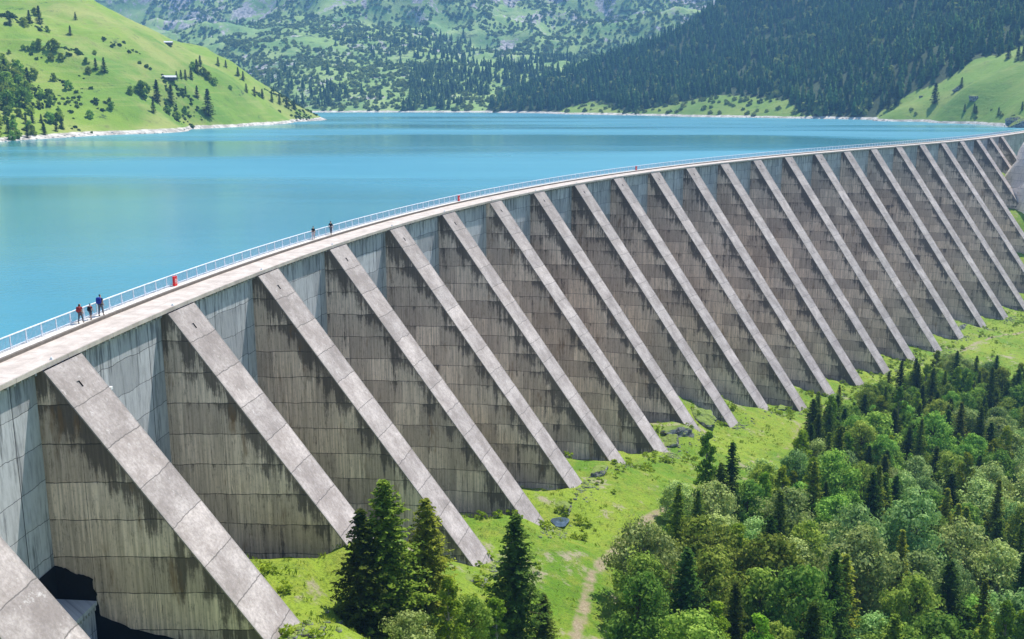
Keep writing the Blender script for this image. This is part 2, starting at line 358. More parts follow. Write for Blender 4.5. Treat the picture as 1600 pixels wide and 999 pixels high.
# ---------------------------------------------------------------- near ground
ctl = []
tips = {0: (468, 967), 2: (775, 873), 3: (862, 822), 4: (916, 747), 5: (985, 722), 6: (1050, 706), 7: (1104, 678), 8: (1157, 655), 9: (1210, 645), 10: (1262, 635),
        11: (1303, 616), 12: (1347, 600), 13: (1392, 577), 14: (1435, 562), 15: (1475, 545), 16: (1510, 522), 17: (1547, 514), 18: (1578, 496)}
TIP = {}
for i, (a, b) in tips.items():
    p = solve_line(i, a, b, FW); TIP[i] = p; ctl.append(p); ctl.append(p + 4 * (cpt(i, 1) - cpt(i)) + np.array([0, 0, -.6]))
feet = {1: [(397, 862), (480, 856), (535, 850)], 3: [(731, 798), (799, 804)], 4: [(822, 753), (883, 759)], 5: [(899, 716), (950, 718)], 6: [(979, 703), (1022, 705)],
        7: [(1022, 653), (1055, 654)], 8: [(1068, 616), (1086, 622), (1117, 650)], 9: [(1138, 621), (1152, 631), (1187, 636)], 10: [(1208, 630), (1243, 640)], 11: [(1247, 600), (1268, 608)],
        13: [(1360, 578)], 15: [(1440, 541)], 17: [(1525, 508)]}
for i, L in feet.items():
    for a, b in L: ctl.append(solve_side(i, a, b) - .3 * np.array([*(cpt(i, 0, 1) - cpt(i))[:2], 0]))
ctl += [solve_side(22, 1592, 324), solve_side(23, 1583, 271), cpt(22, 30, 0, -30), cpt(24.5, 2, 0, -16), cpt(25, 25, 0, -32), cpt(26, 4, 0, -14), cpt(28, 4, 0, -2), cpt(20, 40, 0, -58), cpt(21, 35, 0, -46)]
ctl += [(6.3, 98, -36.6), (12, 118, -38.5), (0, 84, -32), (-11, 80, -27.5), (25, 130, -43), (38, 160, -47), (50, 190, -51), (65, 214, -55), (40, 128, -47), (75, 140, -57), (110, 190, -61), (120, 240, -62),
        (155, 317, -62.5), (150, 260, -64), (200, 330, -64), (60, 95, -52), (0, 60, -26), (0, 35, -8), (0, 8, 16), (0, -20, 18), (30, 50, -27), (-25, 35, -12), (-22, 10, 4), (80, 60, -50), (150, 100, -66), (300, 200, -66), (260, 290, -66),
        (-27, 50, -19), (-32, 28, -3), (-34, -10, 6), (330, 400, -40), (360, 520, 20), (240, 380, -61), (400, 300, -50), (60, -20, -15), (150, 0, -45), (-60, -30, 12), (22, 72, -40), (40, 60, -43), (60, 50, -44), (100, 80, -55), (30, 20, -14), (80, 20, -32), (20, 88, -39), (12, 70, -34), (200, 60, -62), (250, 150, -67), (330, 120, -66)]
NEAR = TPS(ctl, 1e-6)
TRACK = [onz(895, 1040, -36), onz(905, 970, -36.6), onz(925, 900, -37.5), onz(960, 855, -38.6), onz(1010, 815, -41), onz(1090, 775, -44.5), onz(1180, 735, -49), onz(1238, 695, -54), onz(1252, 668, -56), onz(1300, 640, -58)]
TRACK2 = [onz(1480, 556, -61.5), onz(1530, 535, -61.5), onz(1570, 520, -61), onz(1630, 500, -60.5), onz(1700, 480, -60)]
def near_z(x, y):
    z = NEAR(x, y); d, _ = sdist(x, y)
    cap = np.maximum(17.6 - .568 * np.clip(y, 0, 90), -33 - .1 * (y - 86)); k = np.clip((x + 14) / 14, 0, 1); k = np.where(y < 45, 1, k); z = np.where(y < 86, z + k * (np.minimum(z, cap) - z), z)
    _, u = sdist(x, y); i = np.ceil(u); fr = (i - u) * 20.5               # metres before the next buttress flank
    dep = np.clip(1 - d / (BAT * np.maximum(-z, 1)), 0, 1); inb = np.clip(dep * 6, 0, 1) * (z < -6)
    z = z - inb * (2.0 * np.exp(-(fr / 2.4) ** 2)) + inb * .7 * np.exp(-((fr - 6) / 3.) ** 2)
    return z + fbm(x, y, 9, 4, 3) * np.clip((d - 2) / 14, .3, .8)
def seg_dist(x, y, L):
    best = np.full(np.shape(x), 1e9)
    for a, b in zip(L[:-1], L[1:]):
        ax, ay = a[0], a[1]; bx, by = b[0] - ax, b[1] - ay
        t = np.clip(((x - ax) * bx + (y - ay) * by) / (bx * bx + by * by), 0, 1); best = np.minimum(best, np.hypot(x - ax - t * bx, y - ay - t * by))
    return best
def grid_mesh(name, xs, ys, zf, mat, keep=None, smooth=True):
    X, Y = np.meshgrid(xs, ys); Z = zf(X, Y); n, m = X.shape
    V = np.c_[X.ravel(), Y.ravel(), Z.ravel()]
    idx = np.arange(n * m).reshape(n, m); Fc = np.stack([idx[:-1, :-1], idx[:-1, 1:], idx[1:, 1:], idx[1:, :-1]], -1).reshape(-1, 4)
    if keep is not None:
        k = keep(X, Y, Z).ravel(); Fc = Fc[k[Fc].all(1)]
    me = np_mesh(name, V, Fc, smooth); o = link(name, me, None, [mat])
    return o, X, Y, Z
g, GX, GY, GZ = grid_mesh('ground', np.arange(-62, 420, 1.3), np.arange(-60, 560, 1.3), near_z, M_GROUND, lambda x, y, z: (lambda d, i: (d > -1.5) | (i < -3.8) | (i > 27.8))(*sdist(x, y)))
a_ = g.data.attributes.new('track', 'FLOAT', 'POINT')
tv = np.maximum(np.where(GY < 160, .8, .6) - seg_dist(GX, GY, TRACK) / 2.0, .7 - seg_dist(GX, GY, TRACK2) / 2.4); a_.data.foreach_set('value', np.clip(tv, 0, 1).ravel())
tag(g, 'green meadow and valley floor below the dam', 'ground', kind='structure')

# ---------------------------------------------------------------- far terrain
WZ = -4.0
L_ctl = [onz(x, y, WZ) for x, y in ((0, 222), (90, 216), (180, 211), (300, 202), (400, 196), (460, 191), (500, 188))] + [onz(x, y, WZ) for x, y in ((-200, 238), (-500, 262))]
L_ctl += [at(530, 186, 1010) - [0, 0, 7], at(500, 175, 1130) - [0, 0, 30], at(90, 0, 850), at(200, 44, 930), at(260, 64, 965), at(300, 76, 985), at(345, 100, 1000), at(400, 138, 1005), at(440, 160, 1005), at(480, 176, 1005),
          at(0, 120, 640), at(150, 120, 690), at(250, 130, 760), at(0, 30, 790), at(-200, -60, 800), at(-500, -120, 700), at(-700, 0, 500), at(200, 170, 660), at(326, 178, 770), at(400, 175, 850),
          at(90, 0, 1050) - [0, 0, 60], at(260, 64, 1150) - [0, 0, 70], at(400, 138, 1200) - [0, 0, 60], (-380, 1300, -40), (-700, 1200, 30), (-200, 1250, -60), (-100, 900, -30), (-150, 700, -25), (-190, 560, -20), (-260, 400, -25), (-420, 330, -20)]
LT = TPS(L_ctl, 1e-5)
def left_z(x, y): return LT(x, y) + np.clip((LT(x, y) + 5) / 25, .12, 1) * (fbm(x, y, 150, 5, 13) * 15 + fbm(x, y, 40, 4, 15, True) * 4.5)
M_ctl = [onz(x, 175.5, WZ) for x in (300, 480, 600, 720, 850)] + [onz(900, 178, WZ), onz(100, 174, WZ)]
M_ctl += [(x, 1330, -25) for x in (-600, -250, 0, 200, 450)] + [at(x, 120, 1850) for x in (200, 450)] + [at(x, 95, 2100) for x in (600, 800)] + [at(x, 150, 1600) for x in (550, 750)] + [at(x, 70, 2300) for x in (100, 350, 600, 900, 1100)]
M_ctl += [at(x, 0, 2900) for x in (0, 300, 600, 900, 1100, 1400)] + [at(x, -120, 3500) for x in (-300, 0, 300, 600, 900, 1300, 1800)] + [at(x, -250, 4600) for x in (-600, 200, 700, 1200, 2200)] + [at(560, 40, 2500), at(700, 20, 2550), at(450, 50, 2600), at(850, 45, 2700)]
MT = TPS(M_ctl, 1e-5)
def mount_z(x, y):
    b = MT(x, y); k = np.clip((b + 10) / 260, 0, 1); return b + k * (fbm(x, y, 700, 6, 24, True) * 190 + fbm(x, y, 230, 5, 31, True) * 95 + fbm(x, y, 34, 3, 35) * 8)
R_ctl = [onz(870, 178.5, WZ), onz(950, 180, WZ), onz(1040, 181.5, WZ), onz(1130, 183.5, WZ), onz(1250, 185.5, WZ), onz(1370, 188, WZ), onz(1450, 191, WZ), onz(1520, 194.5, WZ), onz(1560, 197, WZ), onz(1600, 200, WZ)]
R_ctl += [at(800, 160, 1480), at(900, 118, 1560), at(960, 92, 1600), at(1040, 62, 1650), at(1140, 6, 1720), at(1300, -80, 1800), at(1500, -160, 1850), at(860, 172, 1400), at(720, 178, 1560) - [0, 0, 10], at(900, 118, 1800) - [0, 0, 70], at(1040, 62, 1950) - [0, 0, 90], at(1200, -20, 2100) - [0, 0, 60],
          at(950, 165, 1330), at(1100, 165, 1190), at(1200, 150, 1180), at(1100, 100, 1450), at(1300, 100, 1250), at(1300, 20, 1500), at(1500, 0, 1300), at(1450, 90, 1060), at(1400, 172, 960), at(1500, 150, 900), at(1560, 115, 930), at(1600, 100, 930),
          at(1600, 160, 800), at(1700, 100, 850), at(1600, 0, 1200), at(1900, 0, 900), at(2200, -200, 900), at(2100, 0, 650), (270, 560, -16), (300, 620, -14), (330, 680, -11), (350, 600, -12), (300, 520, -14), (265, 520, -16), (420, 640, -9), (400, 560, -8), (540, 600, 30), (600, 500, 120), (250, 560, -14), (360, 640, 8), (250, 700, -18), (100, 1000, -30), (0, 1200, -40)]
RT = TPS(R_ctl, 1e-5)
def right_z(x, y): return RT(x, y) + np.clip((RT(x, y) + 5) / 90, .03, 1) * (fbm(x, y, 260, 5, 41, True) * 20 + fbm(x, y, 40, 3, 45) * 2.5)
cut = lambda x, y, z: z > -14
tag(grid_mesh('grassy_hill', np.arange(-1100, -60, 6.), np.arange(330, 1400, 6.), left_z, M_LHILL, cut)[0], 'bright green pasture hill left of the lake', 'hill', kind='structure')
tag(grid_mesh('mountain', np.arange(-2000, 2800, 13.), np.arange(1300, 4700, 13.), mount_z, M_MOUNT, lambda x, y, z: z > -22)[0], 'hazy green and rocky mountain behind the lake', 'mountain', kind='structure')
rh, RX, RY, RZ = grid_mesh('forested_hill', np.arange(-150, 1500, 8.), np.arange(500, 2300, 8.), right_z, M_RHILL, lambda x, y, z: (z > -14) & (sdist(x, y)[0] < 1e9)); tag(rh, 'dark forested slope right of the lake', 'hill', kind='structure')

# ---------------------------------------------------------------- water
def m_water():
    m = NT('lake_water'); p = m.coord('pos'); X, Y, Z = m.sep(p)
    v = m.noise(m.scale(p, (.0035, .012, 1)), 1, 4, .6)
    green = m.ramp(Y, 900, 150, 0, .55)
    c = m.mix(m.ramp(v, .35, .65), (.052, .235, .305), (.078, .295, .365))
    c = m.mix(m.ramp(m.math('ADD', m.math('MULTIPLY', X, -1.), m.math('MULTIPLY', Y, .0)), 60, 330, 0, .45), c, (.10, .31, .30))  # greener to the left: the hill's reflection put into the colour
    m.col(c); m.b.inputs['IOR'].default_value = 1.33; m.b.inputs['Specular IOR Level'].default_value = .5
    calm = m.noise(m.scale(p, (.0016, .0065, 1), (3, 1.3, 0)), 1, 4, .55)
    g1 = m.math('MULTIPLY', m.ramp(m.math('ABSOLUTE', m.math('SUBTRACT', m.math('ADD', Y, m.math('MULTIPLY', v, 50.)), 600.)), 15, 75, 1, 0), m.ramp(m.math('ABSOLUTE', m.math('SUBTRACT', X, 35.)), 60, 190, 1, 0))
    calm = m.math('ADD', calm, m.math('MULTIPLY', g1, .3)); c = m.mix(m.math('MULTIPLY', g1, .5), c, (.05, .22, .25)); m.col(c)  # calm band also coloured dark green as the forest's reflection
    m.l.new(m.ramp(calm, .42, .62, .34, .12), m.b.inputs['Roughness'])
    rip = m.noise(m.scale(p, (1, 1, 1)), .9, 5, .65); st = m.n.new('ShaderNodeBump'); m.l.new(rip, st.inputs['Height']); st.inputs['Distance'].default_value = .25
    m.l.new(m.ramp(calm, .42, .62, .55, .15), st.inputs['Strength']); m.l.new(st.outputs[0], m.b.inputs['Normal'])
    return m.m
wb = MB(); cs = [cpt(u, -4.6, 0, WZ) for u in np.linspace(-4, 28, 65)]
far = [(-2200, -300, WZ)] + [(-2200 + 4400 * k / 64, 3000, WZ) for k in range(1, 64)] + [(2200, 560, WZ)]
far = [np.array((np.interp(k, [0, 20, 64], [-2200, -2200, 1500]), np.interp(k, [0, 20, 64], [-300, 1900, 1900]), WZ)) for k in range(65)]
for k in range(64): wb.quad([cs[k], cs[k + 1], far[k + 1], far[k]][::-1])
wt = wb.build('water', [m_water()], merge=True); tag(wt, 'turquoise lake held back by the dam', 'lake', kind='structure')
for pl in wt.data.polygons:
    if pl.normal.z < 0: wt.data.flip_normals(); break

# ---------------------------------------------------------------- dam
dam = empty('dam', tuple(cpt(10))); dam_inv = Matrix.Translation(-Vector(dam.location))
def dpart(mb, name, mats, parent=dam, **k):
    o = mb.build(name, mats, parent, **k)
    if parent is dam: o.location = -Vector(dam.location)
    return o
tag(dam, 'curved grey concrete buttress dam holding back the turquoise lake', 'dam')
us = np.linspace(-4, 28, 32 * 8 + 1)
arc = lambda u: float(np.interp(u, CREST[:, 0], CREST[:, 4]))
wall = MB(); road = MB(); walk = MB(); kerb = MB(); corn = MB()
for a, b in zip(us[:-1], us[1:]):
    A, B = arc(a) + 3.1, arc(b) + 3.1
    wall.quad([cpt(a, -.5, 0, -78), cpt(b, -.5, 0, -78), cpt(b, -.5, 0, -.35), cpt(a, -.5, 0, -.35)], [(A, -78), (B, -78), (B, -.35), (A, -.35)])
    wall.quad([cpt(b, -4.6, 0, -78), cpt(a, -4.6, 0, -78), cpt(a, -4.6, 0, -.35), cpt(b, -4.6, 0, -.35)], [(B, -78), (A, -78), (A, -.35), (B, -.35)])
    sec = [(0.06, -.35), (0.06, 0), (-3.35, 0), (-3.35, -.35)]
    for k in range(4):
        (n0, z0), (n1, z1) = sec[k], sec[(k + 1) % 4]; road.quad([cpt(a, n0, 0, z0), cpt(b, n0, 0, z0), cpt(b, n1, 0, z1), cpt(a, n1, 0, z1)], [(A, n0), (B, n0), (B, n1), (A, n1)])
    sec = [(-3.35, -.35), (-3.35, .24), (-3.62, .24), (-3.62, -.35)]
    for k in range(4):
        (n0, z0), (n1, z1) = sec[k], sec[(k + 1) % 4]; kerb.quad([cpt(a, n0, 0, z0), cpt(b, n0, 0, z0), cpt(b, n1, 0, z1), cpt(a, n1, 0, z1)])
    sec = [(-3.62, -.35), (-3.62, .25), (-4.7, .25), (-4.7, -.35)]
    for k in range(4):
        (n0, z0), (n1, z1) = sec[k], sec[(k + 1) % 4]; walk.quad([cpt(a, n0, 0, z0), cpt(b, n0, 0, z0), cpt(b, n1, 0, z1), cpt(a, n1, 0, z1)])
for u in np.arange(-2.5, 26, .045):              # small drip corbels under the crest edge
    c = cpt(u, -.5, 0, -.62); nx = cpt(u, 1) - cpt(u); ex = cpt(u, 0, 1) - cpt(u); corn.box(c, nx * .38, ex * .22, (0, 0, .26))
dpart(wall, 'upstream_wall', [M_SLAB]); dpart(road, 'crest_road', [M_ROAD]); dpart(kerb, 'kerb', [M_KERB]); dpart(walk, 'walkway', [M_WALK]); dpart(corn, 'corbel_course', [M_SLAB])

def buttress_meshes():
    D = 78.; b = MB()
    # local: x downstream, y along the crest, z up; top edge at the crest
    for y, flip in ((0.03, 0), (FW - .03, 1)):
        P = [(-.6, y, -.36), (-.6, y, -D), (BAT * D - .08, y, -D), (BAT * .36 - .08, y, -.36)]
        U = [(p[0], p[2]) for p in P]
        b.quad(P[::-1] if flip else P, U[::-1] if flip else U)
    f = MB(); s = math.hypot(1, BAT); d = np.array([BAT, 0, -1]) / s; nn = np.array([1, 0, BAT]) / s; L = D * s
    z0 = .37 * s
    us_ = [0, 2.3, 2.72, FW]; vs_ = [z0, 2.2, 2.75] + list(np.linspace(6, L, 12))
    g = lambda u, v, q=0.: d * v + np.array([0, u, 0]) - nn * q
    for i in range(3):
        for j in range(len(vs_) - 1):
            u0, u1, v0, v1 = us_[i], us_[i + 1], vs_[j], vs_[j + 1]
            if i == 1 and j == 1: continue
            f.quad([g(u0, v1), g(u1, v1), g(u1, v0), g(u0, v0)], [(u0, v1), (u1, v1), (u1, v0), (u0, v0)])
    f.quad([g(0, L), g(0, z0), g(0, z0, .1), g(0, L, .1)], [(0, L), (0, z0), (0, z0), (0, L)])
    f.quad([g(FW, z0), g(FW, L), g(FW, L, .1), g(FW, z0, .1)], [(0, z0), (0, L), (0, L), (0, z0)])
    f.quad([g(0, z0, .1), g(FW, z0, .1), g(FW, L, .1), g(0, L, .1)], [(0, z0)] * 4)
    h = MB(); u0, u1, v0, v1 = 2.3, 2.72, 2.2, 2.75
    for A, B in (((u0, v0), (u1, v0)), ((u1, v0), (u1, v1)), ((u1, v1), (u0, v1)), ((u0, v1), (u0, v0))):
        h.quad([g(*A), g(*B), g(*B, .5), g(*A, .5)])
    h.quad([g(u0, v0, .5), g(u1, v0, .5), g(u1, v1, .5), g(u0, v1, .5)])
    return b, f, h
bb, bf, bh = buttress_meshes()
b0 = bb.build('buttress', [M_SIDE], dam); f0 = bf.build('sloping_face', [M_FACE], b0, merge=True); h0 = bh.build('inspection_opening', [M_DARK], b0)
for i in range(-2, 25):
    if i == -2: o = b0
    else:
        o = b0.copy(); C.objects.link(o)
        for ch in (f0, h0): c = ch.copy(); C.objects.link(c); c.parent = o
    p = cpt(i); o.location = Vector(p) - Vector(dam.location)
    o.rotation_euler.z = float(np.interp(i, CREST[:, 0], CREST[:, 3])) - math.pi / 2
# railing
rail = MB()
for a, b in zip(us[:-1], us[1:]):
    for z, r in ((1.32, .06), (.42, .03)):
        rail.tube(cpt(a, -4.35, 0, z), cpt(b, -4.35, 0, z), r, r, 6)
ro = dpart(rail, 'railing', [M_METAL])
bars = MB()
for u in np.arange(-1.6, 26, .0085):
    c = cpt(u, -4.35, 0, .42); ex = cpt(u, 0, 1) - cpt(u); nx = cpt(u, 1) - cpt(u); bars.box(c - ex * .012 - nx * .012, ex * .024, nx * .024, (0, 0, .9))
bo = bars.build('baluster', [M_MESH], ro); bo['kind'] = 'stuff'
pm = MB(); pm.box((-.035, -.05, .25), (.07, 0, 0), (0, .1, 0), (0, 0, 1.05)); pm.tube((0, 0, .25), (.32, 0, .25), .02, .02, 4); pm.tube((0, 0, .85), (.3, 0, .27), .018, .018, 4)
p0 = pm.build('post', [M_METAL], ro); pts = []; u = -1.5; rest = MB()
k = 0
while u < 25.5:
    c = cpt(u, -4.35); th = float(np.interp(u, CREST[:, 0], CREST[:, 3])) - math.pi / 2
    if k < 100:
        o = p0 if k == 0 else p0.copy()
        if k: C.objects.link(o)
        o.location = c; o.rotation_euler.z = th
    else:
        ex = cpt(u, 0, 1) - cpt(u); nx = cpt(u, 1) - cpt(u); rest.box(c + (0, 0, .25) - ex * .05 - nx * .035, ex * .1, nx * .07, (0, 0, 1.05))
    k += 1; u += .105
rb = rest.build('post', [M_METAL], ro); rb['kind'] = 'stuff'
# joint markers on the wall between buttresses, small lamps at the crest edge above each buttress
mk = MB(); mk.box((-.06, -.16, -.12), (.2, 0, 0), (0, .32, 0), (0, 0, .22)); mk.box((.02, -.09, -.28), (.06, 0, 0), (0, .18, 0), (0, 0, .16))
m0 = None
for i in range(-1, 12):
    p = cpt(i + .52, -.44, 0, -4.6)
    if m0 is None: m0 = o = mk.build('joint_marker', [M_WHITE], dam)
    else: o = m0.copy(); C.objects.link(o)
    o.location = Vector(p) - Vector(dam.location); o.rotation_euler.z = float(np.interp(i + .5, CREST[:, 0], CREST[:, 3])) - math.pi / 2
lm = MB(); lm.tube((0, 0, 0), (0, 0, .14), .14, .1, 8); lm.tube((0, 0, .14), (0, 0, .2), .06, .05, 8)
l0 = None
for i in range(-1, 24):
    p = cpt(i, -.2, 1.9, 0)
    if l0 is None: l0 = o = lm.build('edge_lamp', [M_WHITE], dam)
    else: o = l0.copy(); C.objects.link(o)
    o.location = Vector(p) - Vector(dam.location)

# shadowed recess painted as flat black patches, and concrete block, in the first bay
shade_patch = MB(); nd = cpt(0, 0, -1) - cpt(0)
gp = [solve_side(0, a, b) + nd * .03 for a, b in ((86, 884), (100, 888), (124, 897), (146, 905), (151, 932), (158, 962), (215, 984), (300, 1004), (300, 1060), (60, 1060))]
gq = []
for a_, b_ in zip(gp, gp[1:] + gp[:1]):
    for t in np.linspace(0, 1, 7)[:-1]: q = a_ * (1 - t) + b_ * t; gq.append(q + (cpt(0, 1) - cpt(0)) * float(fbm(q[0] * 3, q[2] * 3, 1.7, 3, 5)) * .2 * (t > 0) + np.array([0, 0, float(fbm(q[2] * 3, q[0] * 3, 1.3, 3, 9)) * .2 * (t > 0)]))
shade_patch.quad(gq[::-1]); gp2 = [solve_side(0, 86, 884), solve_side(0, 92, 935)]
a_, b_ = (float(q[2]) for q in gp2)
shade_patch.quad([cpt(0, -.46, 0, a_), cpt(-.6, -.46, 0, a_), cpt(-.6, -.46, 0, b_), cpt(0, -.46, 0, b_)][::-1])
dpart(shade_patch, 'recess_shade_patch', [M_DARK])
blk = MB(); q = solve_side(0, 141, 934); nx = cpt(0, 1) - cpt(0); ex = cpt(0, 0, 1) - cpt(0); c = cpt(0, -.4, -.45, -40)
blk.box(c - ex * 3.4, ex * 3.4, nx * 3.0, (0, 0, 40 + q[2] - .3)); blk.box(c - ex * 3.5 + np.array([0, 0, 40 + q[2] - .3]), ex * 3.5, nx * 3.25, (0, 0, .3))
for k in range(9): blk.box(cpt(0, 2.6, -3.8 + k * .38, q[2] - .65), nx * .2, ex * .16, (0, 0, .35))
dpart(blk, 'foot_block', [M_SLAB])

# rounded concrete abutment on the right bank
ab = bmesh.new(); bmesh.ops.create_icosphere(ab, subdivisions=4, radius=1)
for v in ab.verts:
    n = v.co.copy(); k = 1 + .05 * math.sin(n.x * 5 + n.z * 4) + .03 * math.sin(n.y * 9) + .02 * math.sin(n.z * 23 + n.y * 6) + .015 * math.sin(n.y * 31 + n.x * 17)
    v.co = Vector((n.x * 31 * k, n.y * 30 * k, n.z * 37 * k))
me = bpy.data.meshes.new('concrete_abutment'); ab.to_mesh(me); ab.free(); me.polygons.foreach_set('use_smooth', [True] * len(me.polygons))
def m_ab():
    m = NT('abutment_concrete'); p = m.coord('pos'); x, y, z = m.sep(p); a = m.noise(p, .15, 5); st = m.noise(m.scale(p, (1.2, 1.2, .15)), 1, 5, .7)
    c = m.mix(m.ramp(a, .35, .65), (.62, .53, .45), (.8, .7, .6)); _, jl = m.brick(m.comb(y, z), 9, 3, .08, .5); c = m.mix(m.math('MULTIPLY', jl, .6), c, (.12, .1, .09)); c = m.mix(m.ramp(st, .5, .75, 0, .6), c, (.2, .18, .16)); m.col(c); m.bump(st, .4, .2); return m.m
abo = link('concrete_abutment', me, None, [m_ab()]); abo.location = at(1672, 332, 458); abo.rotation_euler = (0, R(-8), 0)
tag(abo, 'rounded pale concrete abutment where the dam meets the right bank', 'abutment')

# life ring cabinets on the railing
def cabinet():
    r = empty('rescue_cabinet'); b = MB()
    b.box((-.16, -.42, .1), (.32, 0, 0), (0, .84, 0), (0, 0, 1.2)); b.box((-.2, -.46, 1.3), (.4, 0, 0), (0, .92, 0), (0, 0, .07)); b.box((-.2, -.46, .03), (.4, 0, 0), (0, .92, 0), (0, 0, .07))
    b.box((-.1, -.36, -.02), (.1, 0, 0), (0, .1, 0), (0, 0, .08)); b.box((-.1, .26, -.02), (.1, 0, 0), (0, .1, 0), (0, 0, .08)); b.build('case', [M_RED], r)
    d = MB()
    for k in range(16):
        a0, a1 = k * math.pi / 8, (k + 1) * math.pi / 8
        d.quad([(.175, math.cos(a) * q, .78 + math.sin(a) * q) for a, q in ((a0, .14), (a0, .24), (a1, .24), (a1, .14))])
    d.box((.165, -.07, .3), (.012, 0, 0), (0, .14, 0), (0, 0, .28)); d.build('life_ring_emblem', [M_ORG], r)
    return r
cab = cabinet(); first = True
for x, y, lab in ((272, 452, 'largest red rescue cabinet, on the near railing between the walkers'), (717, 320, 'red rescue cabinet at the middle of the crest railing'), (994, 270, 'smallest red rescue cabinet, far along the crest railing')):
    P = onz(x, y, .25); d, i = sdist(P[0], P[1]); best = min(np.arange(0, 20, .02), key=lambda u: abs(proj(*cpt(u, -4.1, 0, .25))[0] - x))
    o = cab if first else copy_tree(cab); first = False
    o.scale = (.66, .66, .7); o.location = cpt(best, -4.08, 0, .27); o.rotation_euler.z = float(np.interp(best, CREST[:, 0], CREST[:, 3])) - math.pi / 2
    tag(o, lab, 'cabinet', 'rescue cabinets on the crest railing')

# ---------------------------------------------------------------- people
M_SKIN = plain('skin', (.5, .3, .2)); M_HAIR = plain('dark_hair', (.03, .02, .015)); M_NAVY = plain('navy_cloth', (.03, .035, .06)); M_BLACK = plain('black_cloth', (.015, .015, .02))
M_GREY = plain('grey_cloth', (.12, .12, .14)); M_REDC = plain('red_cloth', (.28, .03, .03)); M_BLUE = plain('blue_cloth', (.02, .035, .26)); M_PINK = plain('pale_cloth', (.55, .42, .4)); M_SHOE = plain('shoe', (.04, .035, .03))
def skin(name, V, E, rad, mat, parent, sub=1, root=0):
    me = bpy.data.meshes.new(name); me.from_pydata(V, E, []); o = link(name, me, parent, [mat])
    md = o.modifiers.new('s', 'SKIN'); md.use_smooth_shade = True
    for i, v in enumerate(me.skin_vertices[0].data): v.radius = (rad[i], rad[i]) if not isinstance(rad[i], tuple) else rad[i]; v.use_root = i == root
    s = o.modifiers.new('u', 'SUBSURF'); s.levels = s.render_levels = sub
    return o
